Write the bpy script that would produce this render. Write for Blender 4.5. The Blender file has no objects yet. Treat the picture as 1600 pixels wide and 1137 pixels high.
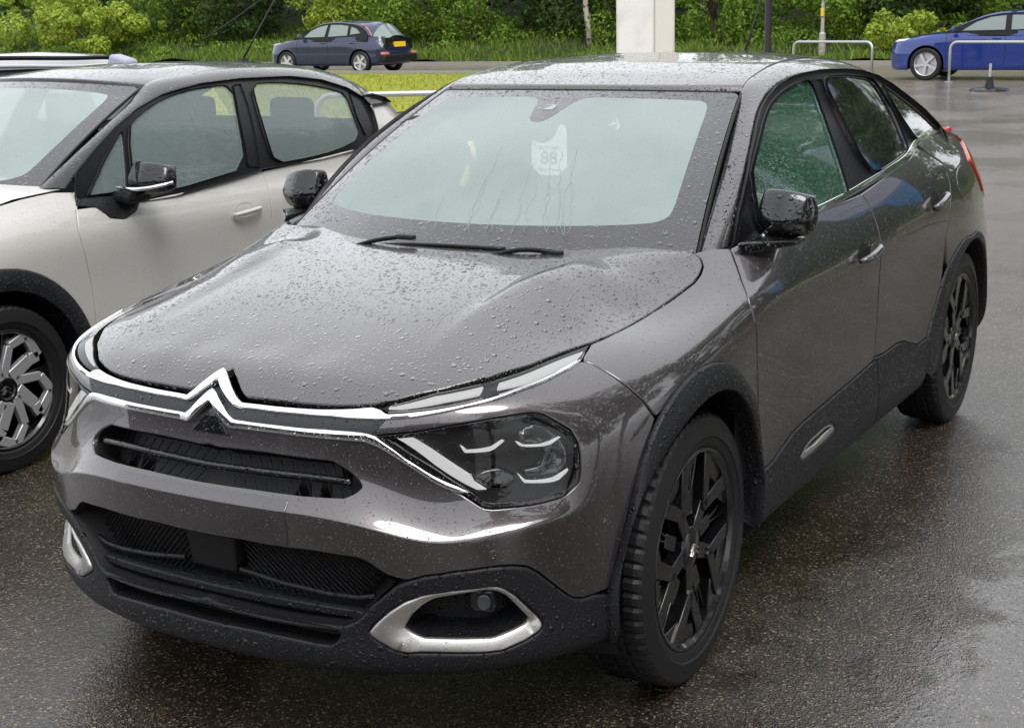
import bpy, bmesh, math, random
import numpy as np
from mathutils import Vector, Matrix
from mathutils.geometry import delaunay_2d_cdt
R_ = math.radians
SC = bpy.context.scene
# ---------------------------------------------------------------- camera, sky, sun, exposure
CAM_LOC = (3.1825, 2.1996, 1.6588); CAM_YAW = 3.67153; CAM_PITCH = -.23738; CAM_ROLL = -.02264; CAM_LENS = 2280.0 / 1600 * 36
cam = bpy.data.cameras.new('camera'); cam_o = bpy.data.objects.new('camera', cam); SC.collection.objects.link(cam_o)
_f = Vector((math.cos(CAM_YAW) * math.cos(CAM_PITCH), math.sin(CAM_YAW) * math.cos(CAM_PITCH), math.sin(CAM_PITCH)))
_r = _f.cross(Vector((0, 0, 1))).normalized(); _u = _r.cross(_f)
_r2 = _r * math.cos(CAM_ROLL) + _u * math.sin(CAM_ROLL); _u2 = -_r * math.sin(CAM_ROLL) + _u * math.cos(CAM_ROLL)
_m = Matrix((_r2, _u2, -_f)).transposed().to_4x4(); _m.translation = Vector(CAM_LOC); cam_o.matrix_world = _m
cam.sensor_fit = 'HORIZONTAL'; cam.sensor_width = 36; cam.lens = CAM_LENS; cam.clip_start = .05; cam.clip_end = 500
SC.camera = cam_o
world = bpy.data.worlds.new('World'); SC.world = world; world.use_nodes = True
wn = world.node_tree.nodes; wl = world.node_tree.links; wn.clear()
sky = wn.new('ShaderNodeTexSky'); sky.sky_type = 'NISHITA'; sky.sun_disc = False
SUN_EL, SUN_AZ = R_(58), R_(35)
sky.sun_elevation = SUN_EL; sky.sun_rotation = SUN_AZ; sky.air_density = 1.0; sky.dust_density = 4.0; sky.ozone_density = 1.0
bw = wn.new('ShaderNodeRGBToBW'); mixc = wn.new('ShaderNodeMix'); mixc.data_type = 'RGBA'
flat = wn.new('ShaderNodeMix'); flat.data_type = 'RGBA'
bg = wn.new('ShaderNodeBackground'); wo = wn.new('ShaderNodeOutputWorld')
wl.new(sky.outputs[0], bw.inputs[0]); wl.new(sky.outputs[0], mixc.inputs[6]); wl.new(bw.outputs[0], mixc.inputs[7]); mixc.inputs[0].default_value = .85
wl.new(mixc.outputs[2], flat.inputs[6]); flat.inputs[7].default_value = (7.4, 7.6, 7.9, 1); flat.inputs[0].default_value = .7   # even overcast layer over the sky
wl.new(flat.outputs[2], bg.inputs[0]); bg.inputs[1].default_value = .15
wl.new(bg.outputs[0], wo.inputs[0])
sun = bpy.data.lights.new('sun', 'SUN'); sun.energy = .8; sun.angle = R_(25); sun.color = (1, .97, .93)
sun_o = bpy.data.objects.new('sun', sun); SC.collection.objects.link(sun_o)
sun_o.rotation_euler = (math.pi / 2 - SUN_EL, 0, math.pi - SUN_AZ)
SC.view_settings.view_transform = 'Standard'; SC.view_settings.look = 'None'; SC.view_settings.exposure = .78; SC.view_settings.gamma = 1
SC.view_settings.use_curve_mapping = False
SC.cycles.max_bounces = 8; SC.cycles.transparent_max_bounces = 16; SC.cycles.caustics_reflective = False; SC.cycles.caustics_refractive = False
SC.cycles.use_denoising = True
# ---------------------------------------------------------------- materials
MAT = {}
def nd(t, ty, **kw):
    n = t.nodes.new(ty)
    for k, v in kw.items(): setattr(n, k, v)
    return n
def math_(t, op, a, b=None, clamp=False):
    n = nd(t, 'ShaderNodeMath', operation=op, use_clamp=clamp)
    for i, x in enumerate((a, b)):
        if x is None: continue
        if isinstance(x, (int, float)): n.inputs[i].default_value = x
        else: t.links.new(x, n.inputs[i])
    return n.outputs[0]
def drop_layer(t, vec, scale, keep, rmin, rmax):
    """beads of water: height of a cap in every kept Voronoi cell"""
    v = nd(t, 'ShaderNodeTexVoronoi', feature='F1'); v.inputs['Scale'].default_value = scale; t.links.new(vec, v.inputs['Vector'])
    sp = nd(t, 'ShaderNodeSeparateColor'); t.links.new(v.outputs['Color'], sp.inputs[0])
    r = math_(t, 'ADD', math_(t, 'MULTIPLY', sp.outputs[1], rmax - rmin), rmin)
    q = math_(t, 'DIVIDE', v.outputs['Distance'], r)
    h = math_(t, 'SUBTRACT', 1.0, math_(t, 'MULTIPLY', q, q), clamp=True)
    h = math_(t, 'POWER', h, .55)
    k = math_(t, 'LESS_THAN', sp.outputs[0], keep)
    return math_(t, 'MULTIPLY', math_(t, 'MULTIPLY', h, k), math_(t, 'MULTIPLY', r, 1.0 / scale))
def add_drops(t, amount, layers, strength=1.0, stretch=(1, 1, 1), coord='Object'):
    tc = nd(t, 'ShaderNodeTexCoord'); mp = nd(t, 'ShaderNodeMapping'); mp.inputs['Scale'].default_value = stretch
    t.links.new(tc.outputs[coord], mp.inputs[0]); tot = None
    for L in layers:
        h = drop_layer(t, mp.outputs[0], *L); tot = h if tot is None else math_(t, 'MAXIMUM', tot, h)
    b = nd(t, 'ShaderNodeBump'); b.inputs['Strength'].default_value = strength; b.inputs['Distance'].default_value = amount
    t.links.new(tot, b.inputs['Height']); return b, tot
RAIN = [(36, .70, .10, .27), (66, .65, .13, .34), (120, .60, .16, .40), (220, .45, .16, .40)]
RAIN_FINE = [(130, .24, .12, .30), (280, .26, .14, .34)]
RAIN_DENSE = [(150, .6, .18, .45), (260, .6, .18, .45)]
def mat(name, base=(.5, .5, .5), rough=.5, metal=0.0, coat=0.0, coat_rough=.03, spec=.5, drops=None, drop_amt=.9, trans=0.0, ior=1.45, alpha=1.0, grain=None, speck=None, emit=None, coat_ior=1.5, stretch=(1, 1, 1)):
    m = bpy.data.materials.new(name); m.use_nodes = True; t = m.node_tree; b = t.nodes['Principled BSDF']
    b.inputs['Base Color'].default_value = (*base, 1); b.inputs['Roughness'].default_value = rough; b.inputs['Metallic'].default_value = metal
    b.inputs['Coat Weight'].default_value = coat; b.inputs['Coat Roughness'].default_value = coat_rough
    b.inputs['Specular IOR Level'].default_value = spec; b.inputs['Transmission Weight'].default_value = trans; b.inputs['IOR'].default_value = ior; b.inputs['Alpha'].default_value = alpha
    b.inputs['Coat IOR'].default_value = coat_ior
    if emit: b.inputs['Emission Color'].default_value = (*emit[0], 1); b.inputs['Emission Strength'].default_value = emit[1]
    last = None
    if grain:
        tc = nd(t, 'ShaderNodeTexCoord'); n = nd(t, 'ShaderNodeTexNoise'); n.inputs['Scale'].default_value = grain[0]; n.inputs['Detail'].default_value = 3
        t.links.new(tc.outputs['Object'], n.inputs['Vector'])
        bp = nd(t, 'ShaderNodeBump'); bp.inputs['Strength'].default_value = grain[1]; bp.inputs['Distance'].default_value = grain[2]; t.links.new(n.outputs[0], bp.inputs['Height'])
        last = bp
    if drops:
        bp, h = add_drops(t, drop_amt, drops, stretch=stretch)
        if last: t.links.new(last.outputs[0], bp.inputs['Normal'])
        last = bp
        # beads are clear and slick
        k = math_(t, 'GREATER_THAN', h, 1e-5)
        mr = nd(t, 'ShaderNodeMix'); mr.inputs[2].default_value = rough; mr.inputs[3].default_value = min(rough, .12); t.links.new(k, mr.inputs[0]); t.links.new(mr.outputs[0], b.inputs['Roughness'])
    if last:
        t.links.new(last.outputs[0], b.inputs['Normal'])
        if coat: t.links.new(last.outputs[0], b.inputs['Coat Normal'])
    if speck:   # flake / dirt variation; on side glass, painted drop reflections
        tc = nd(t, 'ShaderNodeTexCoord'); n = nd(t, 'ShaderNodeTexNoise'); n.inputs['Scale'].default_value = speck[0]; n.inputs['Detail'].default_value = 4
        t.links.new(tc.outputs['Object'], n.inputs['Vector']); r = nd(t, 'ShaderNodeMix', data_type='RGBA')
        r.inputs[6].default_value = (*base, 1); r.inputs[7].default_value = (*speck[1], 1)
        mr = nd(t, 'ShaderNodeMapRange'); mr.inputs[1].default_value = speck[2]; mr.inputs[2].default_value = speck[3]; t.links.new(n.outputs[0], mr.inputs[0])
        t.links.new(mr.outputs[0], r.inputs[0]); t.links.new(r.outputs[2], b.inputs['Base Color'])
    MAT[name] = m; return m
mat('paint_grey', (.080, .071, .074), .33, .75, 1.0, .02, coat_ior=1.75, drops=RAIN, drop_amt=1.5)
mat('paint_grey_side', (.080, .071, .074), .33, .75, 1.0, .02, coat_ior=1.75, drops=RAIN_FINE, drop_amt=.8)
mat('black_plastic', (.0085, .009, .0115), .5, spec=.45, drops=RAIN, drop_amt=.8, grain=(900, .15, .0006))
mat('dark_plastic', (.004, .004, .005), .55)
mat('band_grey', (.035, .037, .040), .4, drops=RAIN, drop_amt=.8)
mat('gloss_black', (.005, .005, .006), .1, spec=.3, coat=.8, drops=RAIN, drop_amt=.9)
mat('frame_black', (.006, .006, .007), .35, spec=.3, drops=RAIN_FINE, drop_amt=.8)
mat('chrome', (.88, .89, .90), .06, 1.0, drops=RAIN_FINE, drop_amt=.5)
mat('satin_silver', (.50, .49, .47), .42, .9, drops=RAIN_FINE, drop_amt=.4)
mat('rubber', (.0085, .0085, .009), .5, grain=(120, .25, .002))
mat('rim_black', (.005, .005, .006), .2, coat=.5)
mat('rim_silver', (.60, .60, .62), .38, .7)
mat('brake', (.25, .24, .23), .45, .8)
mat('plate_black', (.060, .054, .059), .36, .75, 1.0, .02, coat_ior=1.75, drops=RAIN_FINE, drop_amt=.5)
mat('lamp_silver', (.075, .078, .082), .15, .9)
mat('lens_clear', (1, 1, 1), .02, trans=1.0, ior=1.38, drops=RAIN_FINE, drop_amt=.7)
mat('lamp_white', (.85, .87, .88), .25, emit=((1, 1, 1), .34))
mat('lamp_grey', (.14, .145, .155), .2, .6)
mat('lens_red', (.55, .012, .012), .08, coat=1.0)
mat('lens_orange', (.7, .18, .02), .1, coat=1.0)
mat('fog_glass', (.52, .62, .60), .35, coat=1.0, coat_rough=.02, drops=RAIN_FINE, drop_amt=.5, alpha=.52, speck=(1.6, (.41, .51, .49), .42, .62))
mat('frit', (.030, .028, .034), .25, coat=1.0, coat_rough=.03, drops=RAIN, drop_amt=.8)
mat('side_glass_green', (.010, .050, .030), .12, coat=1.0, drops=RAIN_DENSE, drop_amt=1.0, speck=(95, (.06, .17, .105), .48, .70))  # green mottle: foliage light broken up by drops, painted into the base colour
mat('side_glass_dark', (.005, .006, .006), .08, coat=1.0, drops=RAIN_FINE, drop_amt=.8, speck=(60, (.04, .043, .04), .58, .75))  # grey speckle paints the lighter rain drops into the colour
mat('water_trail', (.24, .31, .31), .08, spec=.8)
mat('seat_fabric', (.045, .045, .05), .85, grain=(300, .3, .002))
mat('paper', (.82, .85, .84), .5)
mat('ink', (.02, .025, .03), .6)
mat('yellow_tape', (.75, .70, .12), .5)

# ---------------------------------------------------------------- mesh helpers
COL = SC.collection
def setp(o, label=None, cat=None, group=None, kind=None):
    if label: o['label'] = label
    if cat: o['category'] = cat
    if group: o['group'] = group
    if kind: o['kind'] = kind
    return o
def mk(name, V, F, m, parent=None, smooth=True):
    me = bpy.data.meshes.new(name); me.from_pydata([tuple(map(float, v)) for v in V], [], [tuple(int(i) for i in f) for f in F]); me.validate()
    if smooth: me.polygons.foreach_set('use_smooth', [True] * len(me.polygons))
    for x in (m if isinstance(m, (list, tuple)) else [m]): me.materials.append(MAT[x] if isinstance(x, str) else x)
    o = bpy.data.objects.new(name, me); COL.objects.link(o)
    if parent: o.parent = parent
    return o
def empty(name, loc=(0, 0, 0), rz=0.0, parent=None):
    o = bpy.data.objects.new(name, None); o.location = loc; o.rotation_euler = (0, 0, rz); COL.objects.link(o); o.empty_display_size = .2
    if parent: o.parent = parent
    return o
def copy_tree(o, parent=None):
    c = o.copy(); COL.objects.link(c); c.parent = parent
    for ch in list(o.children): copy_tree(ch, c)
    return c
def sharp(o, ang=35):
    me = o.data; me.polygons.foreach_set('use_smooth', [True] * len(me.polygons))
    bm = bmesh.new(); bm.from_mesh(me)
    for e in bm.edges:
        if len(e.link_faces) == 2 and e.calc_face_angle(0) > math.radians(ang): e.smooth = False
    bm.to_mesh(me); bm.free(); return o
def inside(P, L):
    x, y = P[:, 0][:, None], P[:, 1][:, None]; A = L; B = np.roll(L, -1, 0)
    c = ((A[:, 1] > y) != (B[:, 1] > y)) & (x < (B[:, 0] - A[:, 0]) * (y - A[:, 1]) / (B[:, 1] - A[:, 1] + 1e-15) + A[:, 0])
    return c.sum(1) % 2 == 1
def dist_poly(P, L):
    A = L; B = np.roll(L, -1, 0); d = B - A; w = P[:, None] - A[None]
    t = np.clip((w * d).sum(-1) / ((d * d).sum(-1) + 1e-15), 0, 1)
    return np.linalg.norm(w - t[..., None] * d, axis=-1).min(1)
def area2(L): return ((L[:, 0] * np.roll(L[:, 1], -1)) - (np.roll(L[:, 0], -1) * L[:, 1])).sum()
def offset_loop(L, d):
    """move a CCW loop inwards by d"""
    e = np.roll(L, -1, 0) - L; e /= np.linalg.norm(e, axis=1, keepdims=True) + 1e-12
    n = np.stack([-e[:, 1], e[:, 0]], 1); p = np.roll(n, 1, 0); b = n + p
    l = np.linalg.norm(b, axis=1, keepdims=True); b = b / np.maximum(l, .35) ; s = np.clip(1 / np.maximum((b * n).sum(1), .45), 1, 1.8)
    return L + b * (d * s)[:, None]
def tri2d(loops, grid):
    """constrained triangulation of an area with holes, plus a grid of inner points"""
    out = loops[0]; mn, mx = out.min(0), out.max(0)
    gx = np.arange(mn[0] + grid * .4, mx[0], grid); gy = np.arange(mn[1] + grid * .4, mx[1], grid)
    V = [L for L in loops]; E = []; k = 0
    for L in loops:
        n = len(L); E += [(k + i, k + (i + 1) % n) for i in range(n)]; k += n
    if len(gx) and len(gy):
        g = np.array([(x, y) for x in gx for y in gy]); ok = inside(g, out) & (dist_poly(g, out) > grid * .45)
        for h in loops[1:]: ok &= ~inside(g, h) & (dist_poly(g, h) > grid * .45)
        V.append(g[ok])
    V = np.vstack(V)
    v2, _, f2, ov, _, _ = delaunay_2d_cdt([Vector(p) for p in V], E, [], 0, 1e-7)
    v2 = np.array([(p.x, p.y) for p in v2]); f2 = np.array(f2); c = v2[f2].mean(1)
    ok = inside(c, out)
    for h in loops[1:]: ok &= ~inside(c, h)
    f2 = f2[ok]; m = {}
    for i, o in enumerate(ov):
        for q in o: m[q] = i
    rings = []; k = 0
    for L in loops: rings.append([m[k + i] for i in range(len(L))]); k += len(L)
    return v2, f2, rings
def panel(name, surf, loop, m, parent, holes=(), off=0.0, gap=.002, bev=.003, depth=.014, step=.014, grid=.024, mirror=False, height=None, hole_gap=None, flip_y=1):
    """a trimmed sheet on a surface with rolled edges and returned flanges"""
    L0 = resample(np.array(loop), step, True); 
    if area2(L0) < 0: L0 = L0[::-1]
    LL = [L0]
    for h in holes:
        H = resample(np.array(h), step, True)
        if area2(H) > 0: H = H[::-1]
        LL.append(H)
    gp = [gap] + [gap if hole_gap is None else hole_gap] * len(holes)
    r0 = [offset_loop(L, g + bev) for L, g in zip(LL, gp)]
    v2, f2, rings = tri2d(r0, grid)
    hgt = (lambda q: off + (height(q) if height else 0.0))
    V = [surf.at(v2, np.zeros(len(v2)) + hgt(v2))]; F = [tuple(f) for f in f2]; k = len(v2)
    nrm = surf.nrm(v2); NN = [nrm]
    a, b, c = v2[f2[0][0]], v2[f2[0][1]], v2[f2[0][2]]
    X = V[0]; fn = np.cross(X[f2[:, 1]] - X[f2[:, 0]], X[f2[:, 2]] - X[f2[:, 0]]); flip = (fn * nrm[f2[:, 0]]).sum() < 0
    for L, g, ring in zip(LL, gp, rings):
        n = len(L); prev = list(ring)
        for ins, dp in ((g + bev * .3, bev * .3), (g, bev), (g, depth)):
            q = offset_loop(L, ins); base = offset_loop(L, g + bev)
            V.append(surf.at(q, np.zeros(n) + hgt(base) - dp)); sn = surf.nrm(q); ow = surf.at(L, 0.) - surf.at(offset_loop(L, .006), 0.); ow /= np.linalg.norm(ow, axis=1, keepdims=True) + 1e-12
            wn_, wo_ = {0: (.85, .5), 1: (.3, .95), 2: (0., 1.)}[len(NN) % 3 if False else (0 if ins > g else (1 if dp < depth else 2))]; NN.append(sn * wn_ + ow * wo_); cur = list(range(k, k + n)); k += n
            for i in range(n):
                j = (i + 1) % n; F.append((prev[j], prev[i], cur[i], cur[j]))
            prev = cur
    V = np.vstack(V); NN = np.vstack(NN); NN /= np.linalg.norm(NN, axis=1, keepdims=True) + 1e-12
    if flip: F = [f[::-1] for f in F]
    def put(V, F, NN):
        o = mk(name, V, F, m, parent)
        if height is None and len(o.data.vertices) == len(NN): o.data.normals_split_custom_set_from_vertices([tuple(v) for v in NN])
        return o
    o = put(V, F, NN)
    if mirror: return o, put(V * [1, -1, 1], [f[::-1] for f in F], NN * [1, -1, 1])
    return o
def grid_mesh(name, P, m, parent, flip=False, solid=0.0):
    """mesh from a point grid [i, j, 3]"""
    a, b, _ = P.shape; V = P.reshape(-1, 3); F = [(i * b + j, (i + 1) * b + j, (i + 1) * b + j + 1, i * b + j + 1) for i in range(a - 1) for j in range(b - 1)]
    if flip: F = [f[::-1] for f in F]
    o = mk(name, V, F, m, parent)
    if solid:
        md = o.modifiers.new('s', 'SOLIDIFY'); md.thickness = abs(solid); md.offset = -1 if solid > 0 else 1
    return o
def tube(name, P, r, m, parent=None, n=8, closed=False, caps=True, prof=None):
    P = np.asarray(P, float); k = len(P); r = np.broadcast_to(np.asarray(r, float), (k,))
    T = np.gradient(P, axis=0) if not closed else (np.roll(P, -1, 0) - np.roll(P, 1, 0)); T /= np.linalg.norm(T, axis=1, keepdims=True) + 1e-12
    up = np.array([0, 0, 1.]) if abs(T[0, 2]) < .9 else np.array([1., 0, 0]); V = []
    u = np.cross(up, T[0]); u /= np.linalg.norm(u)
    for i in range(k):
        u = u - T[i] * (u @ T[i]); u /= np.linalg.norm(u) + 1e-12; w = np.cross(T[i], u)
        for j in range(n):
            a = 2 * math.pi * j / n; V.append(P[i] + (u * math.cos(a) + w * math.sin(a)) * r[i])
    F = []; lim = k if closed else k - 1
    for i in range(lim):
        for j in range(n):
            a, b = i * n + j, i * n + (j + 1) % n; c = ((i + 1) % k) * n + (j + 1) % n; d = ((i + 1) % k) * n + j
            F.append((a, b, c, d))
    if caps and not closed: F += [tuple(range(n))[::-1], tuple((k - 1) * n + j for j in range(n))]
    return mk(name, V, F, m, parent)
class MB:
    """collects simple solids into one mesh"""
    def __init__(s): s.V = []; s.F = []
    def add(s, V, F):
        k = len(s.V); s.V += [tuple(v) for v in V]; s.F += [tuple(i + k for i in f) for f in F]; return s
    def box(s, c, d, rot=None, taper=1.0):
        x, y, z = np.array(d) / 2
        V = np.array([(-x, -y, -z), (x, -y, -z), (x, y, -z), (-x, y, -z), (-x * taper, -y * taper, z), (x * taper, -y * taper, z), (x * taper, y * taper, z), (-x * taper, y * taper, z)])
        if rot is not None: V = V @ np.array(rot).T
        return s.add(V + np.array(c), [(3, 2, 1, 0), (4, 5, 6, 7), (0, 1, 5, 4), (1, 2, 6, 5), (2, 3, 7, 6), (3, 0, 4, 7)])
    def bar(s, p, q, w, h, up=(0, 0, 1)):
        p, q = np.array(p, float), np.array(q, float); t = q - p; l = np.linalg.norm(t); t /= l
        a = np.cross(np.array(up, float), t); a /= np.linalg.norm(a) + 1e-12; b = np.cross(t, a)
        return s.box((p + q) / 2, (l, w, h), np.stack([t, a, b], 1))
    def lathe(s, prof, c, axis='y', n=48, a0=0, a1=2 * math.pi, flip=False):
        """prof: list of (radius, height) revolved about an axis"""
        full = abs(a1 - a0 - 2 * math.pi) < 1e-6; m = n if full else n + 1; V = []
        for i in range(m):
            a = a0 + (a1 - a0) * i / n; ca, sa = math.cos(a), math.sin(a)
            for r, h in prof:
                p = (r * ca, h, r * sa) if axis == 'y' else ((r * ca, r * sa, h) if axis == 'z' else (h, r * ca, r * sa))
                V.append(np.array(p) + np.array(c))
        k = len(prof); F = []
        for i in range(n):
            for j in range(k - 1):
                a, b = i * k + j, i * k + j + 1; c2, d = ((i + 1) % m) * k + j + 1, ((i + 1) % m) * k + j
                F.append((a, b, c2, d) if not flip else (d, c2, b, a))
        return s.add(V, F)
    def prism(s, poly, h0, h1, fn):
        """extrude a 2D polygon between two heights; fn maps (a, b, h) -> xyz"""
        n = len(poly); V = [fn(a, b, h0) for a, b in poly] + [fn(a, b, h1) for a, b in poly]
        return s.add(V, [tuple(range(n))[::-1], tuple(range(n, 2 * n))] + [(i, (i + 1) % n, n + (i + 1) % n, n + i) for i in range(n)])
    def build(s, name, m, parent=None, smooth=True, ang=35):
        o = mk(name, s.V, s.F, m, parent, smooth)
        bm = bmesh.new(); bm.from_mesh(o.data); bmesh.ops.recalc_face_normals(bm, faces=bm.faces); bm.to_mesh(o.data); bm.free()
        return sharp(o, ang) if smooth else o
def bevel(o, w=.004, seg=2):
    md = o.modifiers.new('b', 'BEVEL'); md.width = w; md.segments = seg; md.limit_method = 'ANGLE'; md.angle_limit = math.radians(40); md.harden_normals = False; return o
# ---------------------------------------------------------------- surface maths (numpy)
def spline(t, Y, tq):
    """natural cubic spline through (t, Y) with Y (n, k)"""
    t = np.asarray(t, float); Y = np.asarray(Y, float); n = len(t)
    if Y.ndim == 1: return spline(t, Y[:, None], tq)[..., 0]
    h = np.diff(t); A = np.zeros((n, n)); B = np.zeros_like(Y)
    A[0, 0] = A[-1, -1] = 1
    for i in range(1, n - 1):
        A[i, i - 1] = h[i - 1]; A[i, i] = 2 * (h[i - 1] + h[i]); A[i, i + 1] = h[i]
        B[i] = 6 * ((Y[i + 1] - Y[i]) / h[i] - (Y[i] - Y[i - 1]) / h[i - 1])
    M = np.linalg.solve(A, B); tq = np.asarray(tq, float)
    i = np.clip(np.searchsorted(t, tq) - 1, 0, n - 2)
    d = (tq - t[i])[..., None]; hh = h[i][..., None]
    a = (M[i + 1] - M[i]) / (6 * hh); b = M[i] / 2
    c = (Y[i + 1] - Y[i]) / hh - hh * (2 * M[i] + M[i + 1]) / 6
    return Y[i] + d * (c + d * (b + d * a))

def chaikin_line(P, n=2, closed=False):
    P = np.asarray(P, float)
    for _ in range(n):
        Q = np.roll(P, -1, 0) if closed else P[1:]
        A = P if closed else P[:-1]
        R = np.stack([.75 * A + .25 * Q, .25 * A + .75 * Q], 1).reshape(-1, P.shape[1])
        P = R if closed else np.vstack([P[:1], R, P[-1:]])
    return P

def resample(P, step, closed=False):
    P = np.asarray(P, float)
    if closed: P = np.vstack([P, P[:1]])
    d = np.r_[0, np.cumsum(np.linalg.norm(np.diff(P, axis=0), axis=1))]
    n = max(2, int(round(d[-1] / step)) + 1); s = np.linspace(0, d[-1], n)
    R = np.stack([np.interp(s, d, P[:, k]) for k in range(P.shape[1])], 1)
    return R[:-1] if closed else R

def smooth_curve(P, n=60):
    """cubic spline through points, n samples"""
    P = np.asarray(P, float); d = np.r_[0, np.cumsum(np.linalg.norm(np.diff(P, axis=0), axis=1))]
    return spline(d, P, np.linspace(0, d[-1], n))

class Grid:
    """a dense grid of points over (a, b) parameters, evaluated bilinearly with smooth normals"""
    def __init__(s, a, b, P):
        s.a, s.b, s.P = a, b, P
        da = np.gradient(P, axis=0); db = np.gradient(P, axis=1)
        N = np.cross(da, db); N /= np.linalg.norm(N, axis=-1, keepdims=True) + 1e-12
        s.N = N
    def _s(s, G, q):
        q = np.atleast_2d(q)
        i = np.clip((q[:, 0] - s.a[0]) / (s.a[1] - s.a[0]), 0, len(s.a) - 1.001)
        j = np.clip((q[:, 1] - s.b[0]) / (s.b[1] - s.b[0]), 0, len(s.b) - 1.001)
        i0 = i.astype(int); j0 = j.astype(int); fi = (i - i0)[:, None]; fj = (j - j0)[:, None]
        return (G[i0, j0] * (1 - fi) * (1 - fj) + G[i0 + 1, j0] * fi * (1 - fj) + G[i0, j0 + 1] * (1 - fi) * fj + G[i0 + 1, j0 + 1] * fi * fj)
    def at(s, q, off=0.0):
        off = np.asarray(off)
        if off.ndim == 1: off = off[:, None]
        return s._s(s.P, q) + s.nrm(q) * off
    def nrm(s, q):
        n = s._s(s.N, q); return n / np.linalg.norm(n, axis=1, keepdims=True)
    def hit(s, O, D, far=False, lo=-1e9):
        """parameters where the line O + tD meets the grid (nearest t), or None"""
        i0 = max(0, np.searchsorted(s.a, lo) - 1); P = s.P[i0:]; A = P[:-1, :-1]; B = P[1:, :-1]; Cc = P[:-1, 1:]; E = P[1:, 1:]
        best = None
        for k, (p0, p1, p2) in enumerate(((A, B, Cc), (E, Cc, B))):
            e1 = p1 - p0; e2 = p2 - p0; h = np.cross(D, e2); det = (e1 * h).sum(-1)
            det = np.where(np.abs(det) < 1e-14, 1e-14, det)
            sv = O - p0; u_ = (sv * h).sum(-1) / det; q = np.cross(sv, e1); v_ = (q @ D) / det; t = (e2 * q).sum(-1) / det
            ok = (u_ >= -1e-4) & (v_ >= -1e-4) & (u_ + v_ <= 1.0002)
            if ok.any():
                idx = np.argwhere(ok); tt = t[ok]; m = tt.argmax() if far else tt.argmin()
                if best is None or (tt[m] > best[0] if far else tt[m] < best[0]):
                    i, j = idx[m]; uu, vv = u_[i, j], v_[i, j]
                    if k: uu, vv = 1 - uu, 1 - vv
                    best = (tt[m], s.a[i0] + (i + uu) * (s.a[1] - s.a[0]), s.b[0] + (j + vv) * (s.b[1] - s.b[0]))
        return None if best is None else np.array(best[1:])
    def side(s, xz, lo=-1e9):   # seen square from the left
        return np.array([s.hit(np.array([x, 5., z]), np.array([0, -1., 0]), lo=lo) for x, z in xz])
    def front(s, yz):  # seen square from the front
        return np.array([s.hit(np.array([5., y, z]), np.array([-1., 0, 0])) for y, z in yz])
    def top(s, xy):
        return np.array([s.hit(np.array([x, y, 5.]), np.array([0, 0, -1.])) for x, y in xy])

def loft(cols, au, av, du=.008, dv=.006, sm=True):
    """cols: control points [nu, nv, 3] at parameters au, av -> Grid"""
    C_ = np.asarray(cols, float); nu, nv, _ = C_.shape
    a = np.arange(au[0], au[-1] + 1e-6, du); b = np.arange(av[0], av[-1] + 1e-6, dv)
    T = spline(au, C_.reshape(nu, -1), a).reshape(len(a), nv, 3)
    P = spline(av, T.transpose(1, 0, 2).reshape(nv, -1), b).reshape(len(b), len(a), 3).transpose(1, 0, 2)
    return Grid(a, b, P)

def body_surface(ref, rows):
    """ref: plan outline (x, y) front centre -> rear centre; rows: per column list of (z, inset)"""
    ref = np.asarray(ref, float); n = len(ref)
    R2 = np.vstack([(ref * [1, -1])[:0:-1], ref, (ref * [1, -1])[-2:-5:-1]])
    d = np.r_[0, np.cumsum(np.linalg.norm(np.diff(R2, axis=0), axis=1))]; d -= d[n - 1]
    eps = 1e-3; T = (spline(d, R2, d + eps) - spline(d, R2, d - eps)) / (2 * eps)
    Nn = np.stack([T[:, 1], -T[:, 0]], 1); Nn /= np.linalg.norm(Nn, axis=1, keepdims=True)
    au = d[n - 1:2 * n - 1]; rows = np.asarray(rows, float)       # (n, nr, 2)
    rr = np.concatenate([rows[:0:-1], rows, rows[-2:-5:-1]])
    nr = rr.shape[1]; cols = np.zeros((len(R2), nr, 3))
    cols[..., :2] = R2[:, None, :] - Nn[:, None, :] * rr[..., 1:2]
    cols[..., 2] = rr[..., 0]
    L = np.linalg.norm(np.diff(cols, axis=1), axis=2).mean(0); av = np.r_[0, np.cumsum(L)]
    g = loft(cols, d, av, .008, .005)
    k = (g.a >= -au[-1]) & (g.a <= au[-1] + .1)
    g = Grid(g.a[k], g.b, g.P[k]); i = np.searchsorted(g.a, 2.)
    g.N *= np.sign(g.N[i, 60, 1])
    g.au, g.av = au, av
    return g

def rbf_height(pts, xs, ys, reg=1e-5, ax=1.0):
    """thin-plate height field z(x, y) through scattered pts on a grid"""
    pts = np.asarray(pts, float); q = pts[:, :2] * [1, ax]
    def ph(r): return np.where(r > 1e-9, r * r * np.log(np.maximum(r, 1e-9)), 0)
    n = len(q); K = ph(np.linalg.norm(q[:, None] - q[None], axis=2)) + np.eye(n) * reg
    Pm = np.c_[np.ones(n), q]; A = np.block([[K, Pm], [Pm.T, np.zeros((3, 3))]])
    w = np.linalg.solve(A, np.r_[pts[:, 2], 0, 0, 0])
    X, Y = np.meshgrid(xs, ys, indexing='ij'); g = np.c_[X.ravel(), Y.ravel() * ax]
    Z = np.concatenate([ph(np.linalg.norm(c[:, None] - q[None], axis=2)) @ w[:n] + np.c_[np.ones(len(c)), c] @ w[n:] for c in np.array_split(g, 40)])
    return X, Y, Z.reshape(X.shape)
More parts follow.
